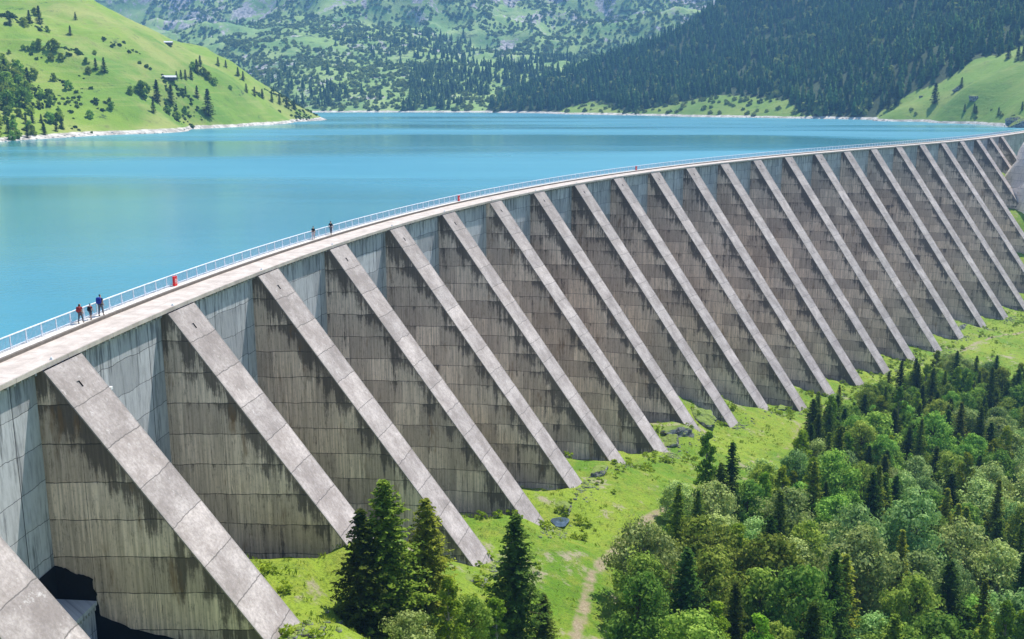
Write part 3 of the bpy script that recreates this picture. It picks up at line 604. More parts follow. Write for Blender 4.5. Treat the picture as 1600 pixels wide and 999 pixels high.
def person(loc, rz, H, step, top, legs, hair, label, arm=.15, shorts=False, bareleg=False, sleeves=False):
    r = empty('person', loc, rz); s = H / 1.75; tag(r, label, 'person', 'people walking on the dam crest')
    # faces +Y; local metres
    kn, hp, sh = .48, .92, 1.43; V = []; E = []; Rd = []
    def add(p, rad, par=None):
        V.append(tuple(s * c for c in p)); Rd.append(rad * s if not isinstance(rad, tuple) else tuple(s * q for q in rad))
        if par is not None: E.append((par, len(V) - 1))
        return len(V) - 1
    pel = add((0, 0, .95), .13); ch = add((0, .0, 1.2), .125, pel); ub = add((0, 0, 1.38), .11, ch); nk = add((0, .01, 1.5), .055, ub); jaw = add((0, .03, 1.58), .075, nk); hd = add((0, .02, 1.67), .095, jaw); add((0, .01, 1.74), .06, hd)
    add((0, .125, 1.63), .014, hd)
    J = {}
    for sd in (-1, 1):
        hipj = add((sd * .09, 0, .9), .095, pel); k_ = add((sd * .1, step * sd * .14 + .03, .5), .06, hipj); an = add((sd * .1, step * sd * .26 - (.04 if sd * step < 0 else 0), .09), .04, k_); add((sd * .11, step * sd * .26 + .14, .035), .035, an)
        shj = add((sd * .18, 0, 1.42), .06, ub); el = add((sd * .25, -step * sd * .1 - .02, 1.15), .042, shj); wr = add((sd * .25, -step * sd * .16 + arm, .93), .028, el)
        pa = add((sd * .25, -step * sd * .17 + arm + .03, .86), .03, wr)
        for q in range(4): f1 = add((sd * .245, -step * sd * .17 + arm + .01 + q * .02, .81), .009, pa); add((sd * .235, -step * sd * .17 + arm + .02 + q * .02, .775 + abs(q - 1.5) * .006), .008, f1)
        t1 = add((sd * .22, -step * sd * .17 + arm + .07, .84), .01, pa); add((sd * .215, -step * sd * .17 + arm + .085, .81), .009, t1)
        J[sd] = (hipj, k_, an, shj, el, wr)
    body = skin('body', V, E, Rd, M_SKIN, r, 1)
    g = 1.16
    def sub(name, idx, edges, mat, grow, cutlast=0.):
        P = [V[i] for i in idx]; rr = [(Rd[i] if not isinstance(Rd[i], tuple) else Rd[i][0]) * grow for i in idx]; return skin(name, P, edges, rr, mat, r, 1)
    l, q = J[-1], J[1]
    mid = lambda a, b, t: tuple(V[a][c] * (1 - t) + V[b][c] * t for c in range(3))
    # shirt: pelvis, chest, upper, shoulders, elbows
    P = [V[pel], V[ch], V[ub], V[l[3]], V[q[3]], V[l[4]] if sleeves else mid(l[3], l[4], .6), V[q[4]] if sleeves else mid(q[3], q[4], .6)]
    skin('shirt', P, [(0, 1), (1, 2), (2, 3), (2, 4), (3, 5), (4, 6)], [.155 * s, .15 * s, .135 * s, .08 * s, .08 * s, .06 * s, .06 * s], top, r, 1)
    t_ = .25 if shorts else 1.
    e1 = mid(l[1], l[2], .1) if shorts else mid(l[1], l[2], .9); e2 = mid(q[1], q[2], .1) if shorts else mid(q[1], q[2], .9)
    skin('trousers', [V[pel], V[l[0]], V[q[0]], V[l[1]], V[q[1]], e1, e2], [(0, 1), (0, 2), (1, 3), (2, 4), (3, 5), (4, 6)], [.15 * s, .115 * s, .115 * s, .082 * s, .082 * s, .065 * s, .065 * s], legs, r, 1)
    for sd in (-1, 1):
        a = V[J[sd][2]]; skin('shoe', [(a[0], a[1] - .03, .045), (a[0] * 1.05, a[1] + .16, .035)], [(0, 1)], [.05 * s, .045 * s], M_SHOE, r, 1)
    if hair == 'long': skin('hair', [tuple(s * c for c in p) for p in ((0, -.02, 1.73), (0, -.055, 1.62), (0, -.07, 1.48))], [(0, 1), (1, 2)], [.09 * s, .1 * s, .07 * s], M_HAIR, r, 1)
    else: skin('hair', [tuple(s * c for c in p) for p in ((0, .03, 1.745), (0, -.03, 1.71), (0, -.04, 1.64))], [(0, 1), (1, 2)], [.07 * s, .09 * s, .075 * s], M_HAIR, r, 1)
    e = MB()
    for sd in (-1, 1): e.box((sd * .035 * s - .012, .108 * s, 1.655 * s), (.024, 0, 0), (0, .012, 0), (0, 0, .014))
    e.build('eyes', [M_BLACK], r)
    return r
def backpack(pr, s, mat, label, big=1.):
    loc = pr.location; rz = pr.rotation_euler.z; o = empty('backpack', tuple(loc + Vector((math.sin(rz) * .22 * s, -math.cos(rz) * .22 * s, 1.02 * s))), rz)
    bm = bmesh.new(); bmesh.ops.create_cube(bm, size=1); bmesh.ops.subdivide_edges(bm, edges=bm.edges, cuts=2, use_grid_fill=True)
    for v in bm.verts: v.co = v.co * (1 - .22 * max(0, v.co.length - .6)); v.co = Vector((v.co.x * .36 * s * big, v.co.y * .24 * s * big, (v.co.z + .5) * .5 * s * big))
    me = bpy.data.meshes.new('pack_body'); bm.to_mesh(me); bm.free(); b = link('pack_body', me, o, [mat]); q = b.modifiers.new('b', 'SUBSURF'); q.levels = q.render_levels = 1
    t = MB(); t.box((-.13 * s, -.2 * s, .08 * s), (.26 * s, 0, 0), (0, .1 * s, 0), (0, 0, .2 * s)); t.build('front_pocket', [mat], o)
    st = MB()
    for sd in (-1, 1):
        for a, b in (((sd * .11, .1, .42), (sd * .12, .2, .48)), ((sd * .12, .2, .48), (sd * .12, .39, .36)), ((sd * .12, .39, .36), (sd * .14, .38, .12)), ((sd * .14, .38, .12), (sd * .13, .12, .03))): st.tube([c * s for c in a], [c * s for c in b], .02 * s, .02 * s, 5)
    st.build('shoulder_straps', [M_BLACK], o)
    tag(o, label, 'backpack', 'backpacks carried on the crest')
def on_crest(px, n=-3.95, z=.25):
    u = min(np.arange(-1.5, 20, .01), key=lambda u: abs(proj(*cpt(u, n, 0, z))[0] - px)); return cpt(u, n, 0, z), float(np.interp(u, CREST[:, 0], CREST[:, 3])) - math.pi / 2
p, a = on_crest(126, -3.9); pp = person(p, a, 1.66, .8, M_REDC, M_GREY, 'long', 'woman with long dark hair and a red backpack, at the rear of the trio', shorts=False); backpack(pp, .95, M_REDC, 'red backpack on the long haired woman')
p, a = on_crest(142.5, -3.8); pp = person(p, a, 1.38, -.7, M_REDC, M_GREY, 'short', 'child in dark shorts between the two adult hikers', shorts=True)
backpack(pp, .76, M_BLACK, 'small dark backpack on the child walking in the middle')
p, a = on_crest(158, -3.75); pp = person(p, a, 1.86, .6, M_NAVY, M_GREY, 'short', 'tall man in dark clothes with a blue backpack, leading the trio'); backpack(pp, 1.06, M_BLUE, 'big blue backpack on the tall man', 1.1)
p, a = on_crest(490, -3.95); person(p, a, 1.75, .35, M_BLACK, M_PINK, 'short', 'walker in a black top and pale trousers, nearer of the distant pair', sleeves=True)
p, a = on_crest(517, -3.8); person(p, a, 1.84, -.6, M_BLACK, M_GREY, 'short', 'tall walker in a black top and grey trousers, farther of the distant pair', sleeves=True)

# ---------------------------------------------------------------- tree kit
def quads(Cn, U, W):                             # centres, half-axis vectors
    n = len(Cn); V = np.stack([Cn - U - W, Cn + U - W, Cn + U + W, Cn - U + W], 1).reshape(-1, 3); return V, np.arange(4 * n).reshape(n, 4)
def rnd_unit(rg, n):
    v = rg.normal(size=(n, 3)); return v / np.linalg.norm(v, axis=1)[:, None]
def spruce_mesh(seed, H, Rr, dens=1., leaf=.16, gap=.34):
    rg = np.random.default_rng(seed); Cs = []; U = []; W = []; tb = MB(); tb.tube((0, 0, -.8), (0, 0, H * .97), H * .018 + .03, .02, 7)
    z = H * .05
    while z < H * .985:
        f = 1 - z / H; L = Rr * (f ** .8) * (1.0 if f < .9 else .85) + .12; nb = int(rg.integers(6, 10)); ph = rg.random() * 6.3
        for k in range(nb):
            a = ph + k * 2 * math.pi / nb + rg.normal() * .2; l = L * rg.uniform(.5, 1.22); dr = rg.uniform(.12, .42) * (1 if f > .25 else .1)
            zz = z + rg.normal() * .08; n = max(3, int(l / .17 * dens)); t = (np.arange(n) + .6) / n
            bx = np.stack([math.cos(a) * l * t, math.sin(a) * l * t, zz - dr * l * t + .25 * l * t ** 2.2], 1); m = 3
            p = np.repeat(bx, m, 0) + rg.normal(size=(n * m, 3)) * np.repeat((.05 + .14 * (1 - abs(t - .5)) * l / 2.5), m)[:, None] * [1, 1, .5]
            side = np.array([-math.sin(a), math.cos(a), 0]); out = np.array([math.cos(a), math.sin(a), -.25])
            sg = rg.choice([-1, 1], n * m)[:, None]; u = out * .6 + side * sg * rg.uniform(.3, 1, (n * m, 1)) + rg.normal(size=(n * m, 3)) * .2; u /= np.linalg.norm(u, axis=1)[:, None]
            w = np.cross(u, rnd_unit(rg, n * m) * .6 + [0, 0, 1]); w /= np.linalg.norm(w, axis=1)[:, None]
            sz = leaf * rg.uniform(.6, 1.25, (n * m, 1)); Cs.append(p); U.append(u * sz); W.append(w * sz * .42)
            if z < H * .8 and rg.random() < .5: tb.tube((0, 0, zz), tuple(bx[-1] * [.75, .75, 1]), .03, .01, 3)
        z += gap * (.55 + .6 * f)
    Cs, U, W = map(np.vstack, (Cs, U, W)); return quads(Cs, U, W), tb
def leafy_mesh(seed, H, Rr, nclump=34, per=95, leaf=.17, low=.18, tall=1., slim=False):
    rg = np.random.default_rng(seed); tb = MB(); Cs = []; U = []; W = []
    tb.tube((0, 0, -.8), (0, 0, H * .5), H * .018 + .04, H * .012, 7); tb.tube((0, 0, H * .5), (rg.normal() * .3, rg.normal() * .3, H * .9), H * .012, .02, 6)
    for k in range(nclump):
        f = (k + rg.random()) / nclump; z = H * (low + (1 - low) * .95 * f); env = Rr * math.sin(math.pi * min(1, max(.1, (.18 + .80 * f)))) ** .6
        if slim: env = Rr * (1 - f) ** .5 * (.6 + .4 * min(1, f * 5))
        a = rg.random() * 6.3; rr = env * math.sqrt(rg.uniform(.05, 1)) * .95; c = np.array([math.cos(a) * rr, math.sin(a) * rr, z]); cr = Rr * rg.uniform(.24, .42) * (.75 if slim else 1)
        tb.tube((0, 0, max(.5, z - rr * .9)), tuple(c), .06, .015, 4)
        n = int(per * rg.uniform(.7, 1.3)); d = rnd_unit(rg, n); q = cr * rg.uniform(.45, 1.08, (n, 1)); p = c + d * q * [1, 1, .78]
        u = rnd_unit(rg, n); w = np.cross(u, d + rnd_unit(rg, n) * .7); w /= np.linalg.norm(w, axis=1)[:, None] + 1e-6; u = np.cross(w, d + rnd_unit(rg, n) * .5); u /= np.linalg.norm(u, axis=1)[:, None] + 1e-6
        sz = leaf * rg.uniform(.6, 1.35, (n, 1)); Cs.append(p); U.append(u * sz); W.append(w * sz * .7)
    Cs, U, W = map(np.vstack, (Cs, U, W)); return quads(Cs, U, W), tb
def make_tree(name, geo, lm, bm_):
    (V, Fc), tb = geo; r = empty(name)
    link('crown', np_mesh('crown', V, Fc), r, [lm]); tb.build('trunk', [bm_], r); return r
KIT = {}
def kit(kind, k):
    if (kind, k) in KIT: return KIT[kind, k]
    sd = hash_(kind) * 17 + k
    if kind == 'spruce': r = make_tree('spruce_tree', spruce_mesh(sd, 12, (2.9, 3.3, 2.5)[k % 3], 1., .15), (M_SPRUCE, M_SPRUCE, M_SPRUCE2)[k % 3], M_BARK)
    elif kind == 'hero': r = make_tree('spruce_tree', spruce_mesh(sd + 5, 13, (3.7, 3.4, 3.1)[k % 3], 1.05, .15, .3), (M_SPRUCE2, M_SPRUCE2, M_SPRUCE)[k % 3], M_BARK)
    elif kind == 'alder': r = make_tree('alder_tree', leafy_mesh(sd, 9.5, 3.6, 44, 150, .13), M_DEC, M_BARK)
    elif kind == 'willow': r = make_tree('willow_tree', leafy_mesh(sd, 8.5, 3.7, 46, 150, .125), M_PALE, M_BARKP)
    elif kind == 'birch': r = make_tree('birch_tree', leafy_mesh(sd, 12, 2.6, 46, 110, .12, .1, slim=True), M_BRIGHT, M_BARKP)
    elif kind == 'farspruce': r = make_tree('spruce_tree', spruce_mesh(sd, 12, 3.2, .4, .42, .7), M_SPRUCE, M_BARK)
    elif kind == 'farleafy': r = make_tree('leafy_tree', leafy_mesh(sd, 9, 4.2, 30, 40, .42, .02), M_DEC, M_BARK)
    KIT[kind, k] = [r, False]; return KIT[kind, k]
def hash_(s): return sum(ord(c) * (i + 3) for i, c in enumerate(s))
rr_ = random.Random(5)
def put(kind, k, P, sc, label, group, cat='tree', zs=1.):
    e = kit(kind, k)
    if not e[1]: o = e[0]; e[1] = True
    else: o = copy_tree(e[0])
    o.location = tuple(P); o.rotation_euler.z = rr_.random() * 6.28; o.scale = (sc * zs ** -.5, sc * zs ** -.5, sc * zs); tag(o, label, cat, group); return o
def ground_hit(zf, px, py, h=0., y0=60, y1=400, n=1200):
    d = ray(px, py); Y = np.linspace(y0, y1, n); P = d[None] * (Y / d[1])[:, None] + [0, 0, CZ]; g = zf(P[:, 0], P[:, 1]); s = P[:, 2] - (g + h)
    k = np.where(s < 0)[0]
    if len(k) == 0: return None
    k = k[0]; return np.array([P[k, 0], P[k, 1], g[k]])

def scatter_stuff(name, geoV, geoF, P, S, mat, label, cat, rots=None, seed=1):
    rgx = np.random.default_rng(seed); n = len(P); a = rgx.random(n) * 6.283; var = rgx.integers(0, len(geoV), n); VV = []; FF = []; b = 0
    S = np.asarray(S); S = S if S.ndim == 2 else np.repeat(S[:, None], 3, 1)
    for k in range(len(geoV)):
        m = var == k
        if not m.any(): continue
        g = geoV[k]; c, s = np.cos(a[m])[:, None], np.sin(a[m])[:, None]
        x = (g[None, :, 0] * c - g[None, :, 1] * s) * S[m, 0:1]; y = (g[None, :, 0] * s + g[None, :, 1] * c) * S[m, 1:2]; z = np.repeat(g[None, :, 2], m.sum(), 0) * S[m, 2:3]
        v = np.stack([x, y, z], -1) + P[m][:, None]; VV.append(v.reshape(-1, 3)); f = geoF[k][None] + (np.arange(m.sum()) * len(g))[:, None, None]; FF.append(f.reshape(-1, geoF[k].shape[1]) + b); b += v.shape[0] * v.shape[1]
    o = link(name, np_mesh(name, np.vstack(VV), np.vstack(FF)), None, [mat]); tag(o, label, cat, kind='stuff'); return o
# three spruces in the foreground
placed = []
def hero(kind, k, px, py, Y, H0, label, group='spruces standing before the dam', zoff=0, sc=None):
    P = at(px, py, Y); g = float(near_z(np.array([P[0]]), np.array([P[1]]))[0]); H = P[2] - g
    s = H / H0; put(kind, k, (P[0], P[1], g - .1), s / .88 if sc is None else sc, label, group, zs=.88 if sc is None else (H / H0) / sc); placed.append((P[0], P[1], 3.))
hero('hero', 0, 600, 745, 82, 13, 'tallest of the spruces in the bottom foreground before the dam')
hero('hero', 2, 563, 792, 80, 13, 'shorter spruce leaning against the left side of the tall foreground spruce')
hero('alder', 2, 735, 930, 83, 9.5, 'round green bush between the foreground spruces', sc=.55)
hero('hero', 1, 664, 775, 86, 13, 'spruce between the tallest foreground spruce and the dark one by the path')
hero('hero', 2, 806, 800, 90, 13, 'dark spruce standing nearest the dirt track in the foreground')
hero('spruce', 0, 850, 925, 92, 12, 'small young spruce at the foot of the dark spruce by the track')
hero('alder', 0, 500, 960, 78, 9.5, 'pale leafy bush at the bottom edge by the first sloping face', sc=.5)
hero('birch', 1, 775, 930, 86, 12, 'light green bush between the sunlit spruce and the dark one', sc=.6)
hero('birch', 2, 700, 900, 79, 12, 'light green young tree in front of the sunlit spruce', sc=.7)
hero('willow', 1, 640, 955, 76, 8.5, 'low leafy bush under the tall spruce', sc=.6)
hero('willow', 0, 1008, 818, 108, 8.5, 'large round pale leafy tree at the forest edge beside the track', 'leafy trees in the valley wood', sc=1.15)
# valley wood
spots = [('spruce', 1062, 757, 11), ('spruce', 1092, 757, 10), ('spruce', 1145, 694, 13), ('spruce', 1128, 715, 11), ('birch', 1105, 684, 12), ('spruce', 1280, 605, 11), ('spruce', 1310, 610, 11), ('spruce', 1400, 630, 12), ('spruce', 1440, 665, 13), ('spruce', 1465, 690, 12),
         ('spruce', 1365, 750, 13), ('spruce', 1560, 765, 14), ('spruce', 1220, 775, 13), ('spruce', 1150, 925, 10), ('spruce', 1410, 845, 12), ('spruce', 1300, 872, 11), ('spruce', 1076, 842, 13), ('spruce', 1345, 642, 10), ('spruce', 1280, 648, 12), ('spruce', 1257, 682, 10),
         ('birch', 1325, 672, 11), ('birch', 1465, 547, 10), ('spruce', 1527, 556, 12), ('birch', 1597, 560, 12), ('birch', 1155, 800, 12), ('spruce', 1297, 640, 12), ('spruce', 1268, 668, 10), ('spruce', 1455, 620, 9), ('spruce', 1385, 700, 11), ('birch', 1510, 720, 13), ('spruce', 1585, 590, 10), ('spruce', 1540, 640, 11),
         ('willow', 1195, 718, 8), ('willow', 1247, 712, 8), ('willow', 1265, 730, 7), ('alder', 1170, 760, 8), ('alder', 1260, 830, 9), ('willow', 1325, 800, 9), ('willow', 1490, 890, 8), ('spruce', 1600, 880, 12)]
import collections
nk = collections.Counter()
LAB = {'spruce': 'dark pointed spruce in the wood below the dam', 'birch': 'slim light green birch in the wood below the dam', 'alder': 'bushy mid green tree in the wood below the dam', 'willow': 'rounded pale green tree in the wood below the dam'}
GRP = {'spruce': 'spruces in the valley wood', 'birch': 'birches in the valley wood', 'alder': 'leafy trees in the valley wood', 'willow': 'pale leafy trees in the valley wood'}
H0 = {'spruce': 12, 'birch': 12, 'alder': 9.5, 'willow': 8.5}
def wood(kind, P, h, label=None):
    nk[kind] += 1; k = nk[kind] % 6
    put(kind, k, (P[0], P[1], P[2] - .1), h / H0[kind], label or LAB[kind], GRP[kind], zs=rr_.uniform(.88, 1.15)); placed.append((P[0], P[1], h * (.16 if kind in ('spruce', 'birch') else .3)))
spec = {(1105, 684): 'tall slim birch standing at the tip of the wood nearest the grass', (1145, 694): 'dark pointed spruce just right of the tallest edge birch', (1560, 765): 'tallest dark spruce near the right edge of the wood'}
for kd, x, y, h in spots:
    P = ground_hit(near_z, x, y, h)
    if P is not None: wood(kd, P, h, spec.get((x, y)))
WP = [(972, 1001), (985, 885), (1005, 835), (1035, 815), (1045, 770), (1085, 730), (1150, 735), (1165, 735), (1235, 725), (1255, 665), (1268, 620), (1340, 620), (1360, 590), (1430, 570), (1480, 550), (1530, 565), (1600, 570), (1700, 590), (1700, 1001)]
rg = np.random.default_rng(9); N = 60000
cx = rg.uniform(5, 260, N); cy = rg.uniform(85, 420, N); cz = near_z(cx, cy); hh = rg.uniform(6.5, 13, N) ** 1.0; qx, qy, _ = proj(cx, cy, cz + hh * .95)
ok = in_poly(qx, qy, WP); cnt = 0
cx, cy, cz, hh, qx, qy = (a[ok] for a in (cx, cy, cz, hh, qx, qy))
tone = vnoise(cx / 22, cy / 22, 77)
for i in range(len(cx)):
    if cnt >= 290: break
    r = rg.random(); kd = 'spruce' if (r < .36 and tone[i] < .66) or (qx[i] < 1340 and qy[i] < 700 and r < .7) else 'willow' if tone[i] > .58 else 'alder' if r < .85 else 'birch'
    rad = hh[i] * (.15 if kd in ('spruce', 'birch') else .26)
    if any((cx[i] - a) ** 2 + (cy[i] - b) ** 2 < ((rad + c) * .83) ** 2 for a, b, c in placed): continue
    wood(kd, (cx[i], cy[i], cz[i]), hh[i] * (1.15 if kd == 'spruce' else 1)); cnt += 1
print('valley trees', cnt)
# undergrowth between the trunks, weeds and tufts on the meadow
bush = []
for k in range(3):
    (V, Fc), _ = leafy_mesh(300 + k, 2.2, 1.6, 7, 26, .17, .1); bush.append((V, Fc))
m_ = rg.random(len(cx)) < .5; sel = np.where(m_)[0][:2600]; up = np.array([cx[sel], cy[sel], near_z(cx[sel], cy[sel]) - .2]).T
scatter_stuff('undergrowth', [b[0] for b in bush], [b[1] for b in bush], up, rg.uniform(.6, 1.4, len(up)), M_DEC, 'leafy undergrowth filling the gaps between the wood trees', 'undergrowth')
n = 90000; tx = rg.uniform(-35, 230, n); ty = rg.uniform(70, 430, n); d, ui = sdist(tx, ty); tz = near_z(tx, ty); qx2, qy2, dd = proj(tx, ty, tz)
ok = (d > 1) & (qx2 > 380) & (qx2 < 1620) & (qy2 < 1010) & (qy2 > 470) & (rg.random(n) < np.clip(vnoise(tx / 5, ty / 5, 5) * 1.6 - .35, .05, 1)) & (seg_dist(tx, ty, TRACK) > 1.2)
tuft = []
for k in range(4):
    m = 7; c = rg.normal(size=(m, 3)) * [.16, .16, .03] + [0, 0, .1]; u = rnd_unit(rg, m) * [.05, .05, .02]; w_ = np.c_[rg.normal(size=(m, 2)) * .05, np.full(m, .14)]; tuft.append(quads(c, u, w_))
M_GRASS = m_leaf('grass_blades', (.10, .19, .012), (.24, .32, .03), .4, .3)
scatter_stuff('grass', [t[0] for t in tuft], [t[1] for t in tuft], np.array([tx[ok], ty[ok], tz[ok]]).T, rg.uniform(.45, 1.2, ok.sum()), M_GRASS, 'tufts of bright meadow grass at the foot of the dam', 'grass')
# low shrubs and tall weeds at the wall feet and along the wood edge
n = 14000; x = rg.uniform(-30, 200, n); y = rg.uniform(70, 380, n); z = near_z(x, y); d, ui = sdist(x, y); u1, u2, _ = proj(x, y, z); fl = np.abs(d + BAT * z) ; m1 = fbm(x, y, 7, 3, 201)
ok = (d > 2) & (u1 > 390) & (u1 < 1600) & (u2 < 1005) & (u2 > 480) & (seg_dist(x, y, TRACK) > 2) & (((fl < 5) & (m1 > .12)) | (m1 > .52)); i = np.where(ok)[0][:700]; print('weeds', len(i))
scatter_stuff('weeds', [b[0] * [.5, .5, .4] for b in bush], [b[1] for b in bush], np.array([x[i], y[i], z[i] - .1]).T, rg.uniform(.5, 1.3, len(i)), M_BRIGHT, 'tall weeds and low shrubs at the foot of the dam', 'weeds')
# rubble along the concrete feet
bm = bmesh.new(); bmesh.ops.create_icosphere(bm, subdivisions=1, radius=.5); sv0 = np.array([v.co[:] for v in bm.verts]); sf0 = np.array([[v.index for v in f.verts] for f in bm.faces]); bm.free()
rp = []
for i, p in TIP.items():
    m = 70; e_ = rg.normal(size=m) * 3.4 - 2.5; n_ = np.abs(rg.normal(size=m)) * 1.3 + .2; a = cpt(i); nx = cpt(i, 1) - a; ex = cpt(i, 0, 1) - a
    for k in range(m): q = p + ex * e_[k] + nx * n_[k]; rp.append((q[0], q[1]))
rp = np.array(rp); rp = np.c_[rp, near_z(rp[:, 0], rp[:, 1])]
scatter_stuff('rubble', [sv0 * (1 + .4 * (np.random.default_rng(k).random((len(sv0), 1)) - .5)) * [1, .8, .6] for k in range(4)], [sf0] * 4, rp, rg.uniform(.15, .9, len(rp)) ** 1.3, M_ROCK, 'stones and rubble along the feet of the sloping faces', 'rubble')
# rocks
def rock(P, s, seed, label, group='boulders at the foot of the dam', rz=0.):
    bm = bmesh.new(); bmesh.ops.create_icosphere(bm, subdivisions=4, radius=1); r2 = random.Random(seed); ax = [Vector((r2.gauss(0, 1), r2.gauss(0, 1), r2.gauss(0, 1))).normalized() for _ in range(14)]; of = [r2.uniform(.55, .95) for _ in ax]
    from mathutils import noise as mn
    for v in bm.verts:
        n = v.co.normalized(); k = min([o / max(1e-3, n.dot(a)) for a, o in zip(ax, of) if n.dot(a) > .05] + [1.1]); k += .1 * mn.noise(n * 2.5 + Vector((seed, 0, 0))) + .05 * mn.noise(n * 7)
        v.co = Vector((n.x * s[0], n.y * s[1], n.z * s[2])) * k
    me = bpy.data.meshes.new('boulder'); bm.to_mesh(me); bm.free(); o = link('boulder', me, None, [M_ROCK]); o.location = tuple(P); o.rotation_euler.z = rz; tag(o, label, 'boulder', group)
for x, y, s, lab in ((1060, 676, (4, 2.6, 2.), 'grey rock outcrop with grassy top between the seventh and eighth sloping faces'), (1098, 652, (4.6, 3, 2.6), 'largest jagged grey rock outcrop at the foot of the dam'), (1047, 690, (3, 2.4, 1.8), 'small dark boulder below the grassy rock outcrop'),
                     (878, 792, (3, 1.4, 1.), 'mossy brown rock above the little pool'), (740, 908, (2.2, 1.6, 1), 'brown boulder behind the sunlit foreground spruce'), (935, 740, (3.4, 1.6, 1), 'flat pale rock ledge beside a buttress foot'), (1500, 512, (5, 2.5, 1.5), 'distant rock heap near the far buttress feet'), (1222, 638, (3.4, 1.4, .8), 'low rock slab near a middle buttress foot')):
    P = ground_hit(near_z, x, y)
    if P is not None: rock(P + [0, 0, -.25 * s[2]], s, int(x), lab, rz=x * .7)
P = ground_hit(near_z, 875, 818)
pb = MB(); pb.quad([(P[0] + math.cos(t) * (1.2 + .3 * math.sin(3 * t)), P[1] + math.sin(t) * (1.9 + .3 * math.cos(2 * t)), P[2] + .22) for t in np.linspace(0, 2 * math.pi, 20, False)])
mp = NT('pool_water'); mp.col(mp.mix(mp.ramp(mp.noise(mp.coord(), 1, 2), .4, .6), (.04, .06, .07), (.08, .11, .13))); mp.b.inputs['Roughness'].default_value = .08; mp.b.inputs['Specular IOR Level'].default_value = .5
tag(pb.build('pool_water', [mp.m]), 'small dark pool of water at a buttress foot', 'pool', kind='structure')

# ---------------------------------------------------------------- far trees
def far_hit(zf, x, y, y0, y1): return ground_hit(zf, x, y, 0, y0, y1, 1500)
# individually seen trees on the left hill
lh = [('s', 46, 36, 9), ('s', 62, 38, 13), ('l', 38, 42, 9), ('l', 55, 24, 8), ('l', 74, 50, 6), ('s', 110, 55, 7), ('l', 84, 82, 12), ('l', 62, 78, 10), ('l', 54, 78, 8), ('l', 80, 95, 7), ('l', 96, 94, 7), ('s', 150, 110, 8), ('s', 163, 114, 10), ('l', 135, 100, 6), ('l', 138, 116, 7),
      ('l', 53, 124, 10), ('l', 84, 127, 7), ('l', 108, 140, 8), ('l', 223, 152, 15), ('s', 246, 160, 15), ('s', 268, 163, 14), ('l', 204, 148, 8), ('s', 244, 138, 6), ('s', 308, 153, 9), ('s', 290, 147, 6), ('s', 326, 182, 20), ('s', 240, 176, 9), ('l', 174, 172, 7), ('l', 172, 163, 6), ('l', 141, 185, 7), ('l', 277, 188, 9), ('l', 290, 178, 8), ('l', 262, 178, 8),
      ('s', 299, 125, 9), ('s', 290, 125, 8), ('s', 283, 124, 7), ('s', 276, 124, 6), ('l', 302, 108, 8), ('s', 308, 115, 11), ('l', 318, 118, 9), ('l', 326, 125, 9), ('l', 335, 132, 8), ('s', 313, 104, 9), ('s', 341, 103, 8), ('s', 353, 106, 7), ('s', 372, 119, 8), ('s', 380, 125, 8), ('l', 360, 140, 5), ('s', 118, 31, 6),
      ('s', 385, 145, 8), ('s', 398, 150, 8), ('s', 410, 155, 9), ('s', 425, 160, 9), ('s', 437, 164, 10), ('s', 448, 168, 10), ('s', 460, 172, 10), ('l', 405, 152, 6), ('l', 148, 86, 5), ('l', 14, 84, 4), ('s', 16, 40, 7), ('l', 37, 78, 5), ('l', 44, 80, 5)]
for j, (kd, x, y, h) in enumerate(lh):
    P = far_hit(left_z, x, y, 350, 1100)
    if P is None: continue
    k = 'farspruce' if kd == 's' else 'farleafy'; big = (x, y) == (326, 182)
    lab = 'largest dark lone spruce near the shore of the grassy hill' if big else 'small dark spruce on the grassy hill left of the lake' if kd == 's' else 'small round leafy tree on the grassy hill left of the lake'
    put(k, j % 3, P - [0, 0, .3], h / (12 if kd == 's' else 9) * (1. if kd == 's' else .72), lab, 'spruces on the grassy hill' if kd == 's' else 'leafy trees on the grassy hill', zs=1.0)
# leafy thicket at the left edge
TP = [(-10, 95), (20, 100), (48, 128), (92, 150), (98, 200), (60, 208), (-10, 212)]
n = 30000; x = rg.uniform(-420, -150, n); y = rg.uniform(400, 800, n); z = left_z(x, y); qx3, qy3, _ = proj(x, y, z + 3); ok = in_poly(qx3, qy3, TP); idx = np.where(ok)[0]; pl = []
for i in idx:
    if len(pl) >= 95: break
    if any((x[i] - a) ** 2 + (y[i] - b) ** 2 < 42 for a, b in pl) or rg.random() < .25: continue
    pl.append((x[i], y[i])); big = qx3[i] < 45 and qy3[i] < 165
    put('farspruce' if rg.random() < .2 else 'farleafy', len(pl) % 3, (x[i], y[i], z[i] - .3), rg.uniform(.6, 1.) * (1.25 if big else .7), 'dark bushy tree in the thicket on the left lake shore', 'trees in the left shore thicket')
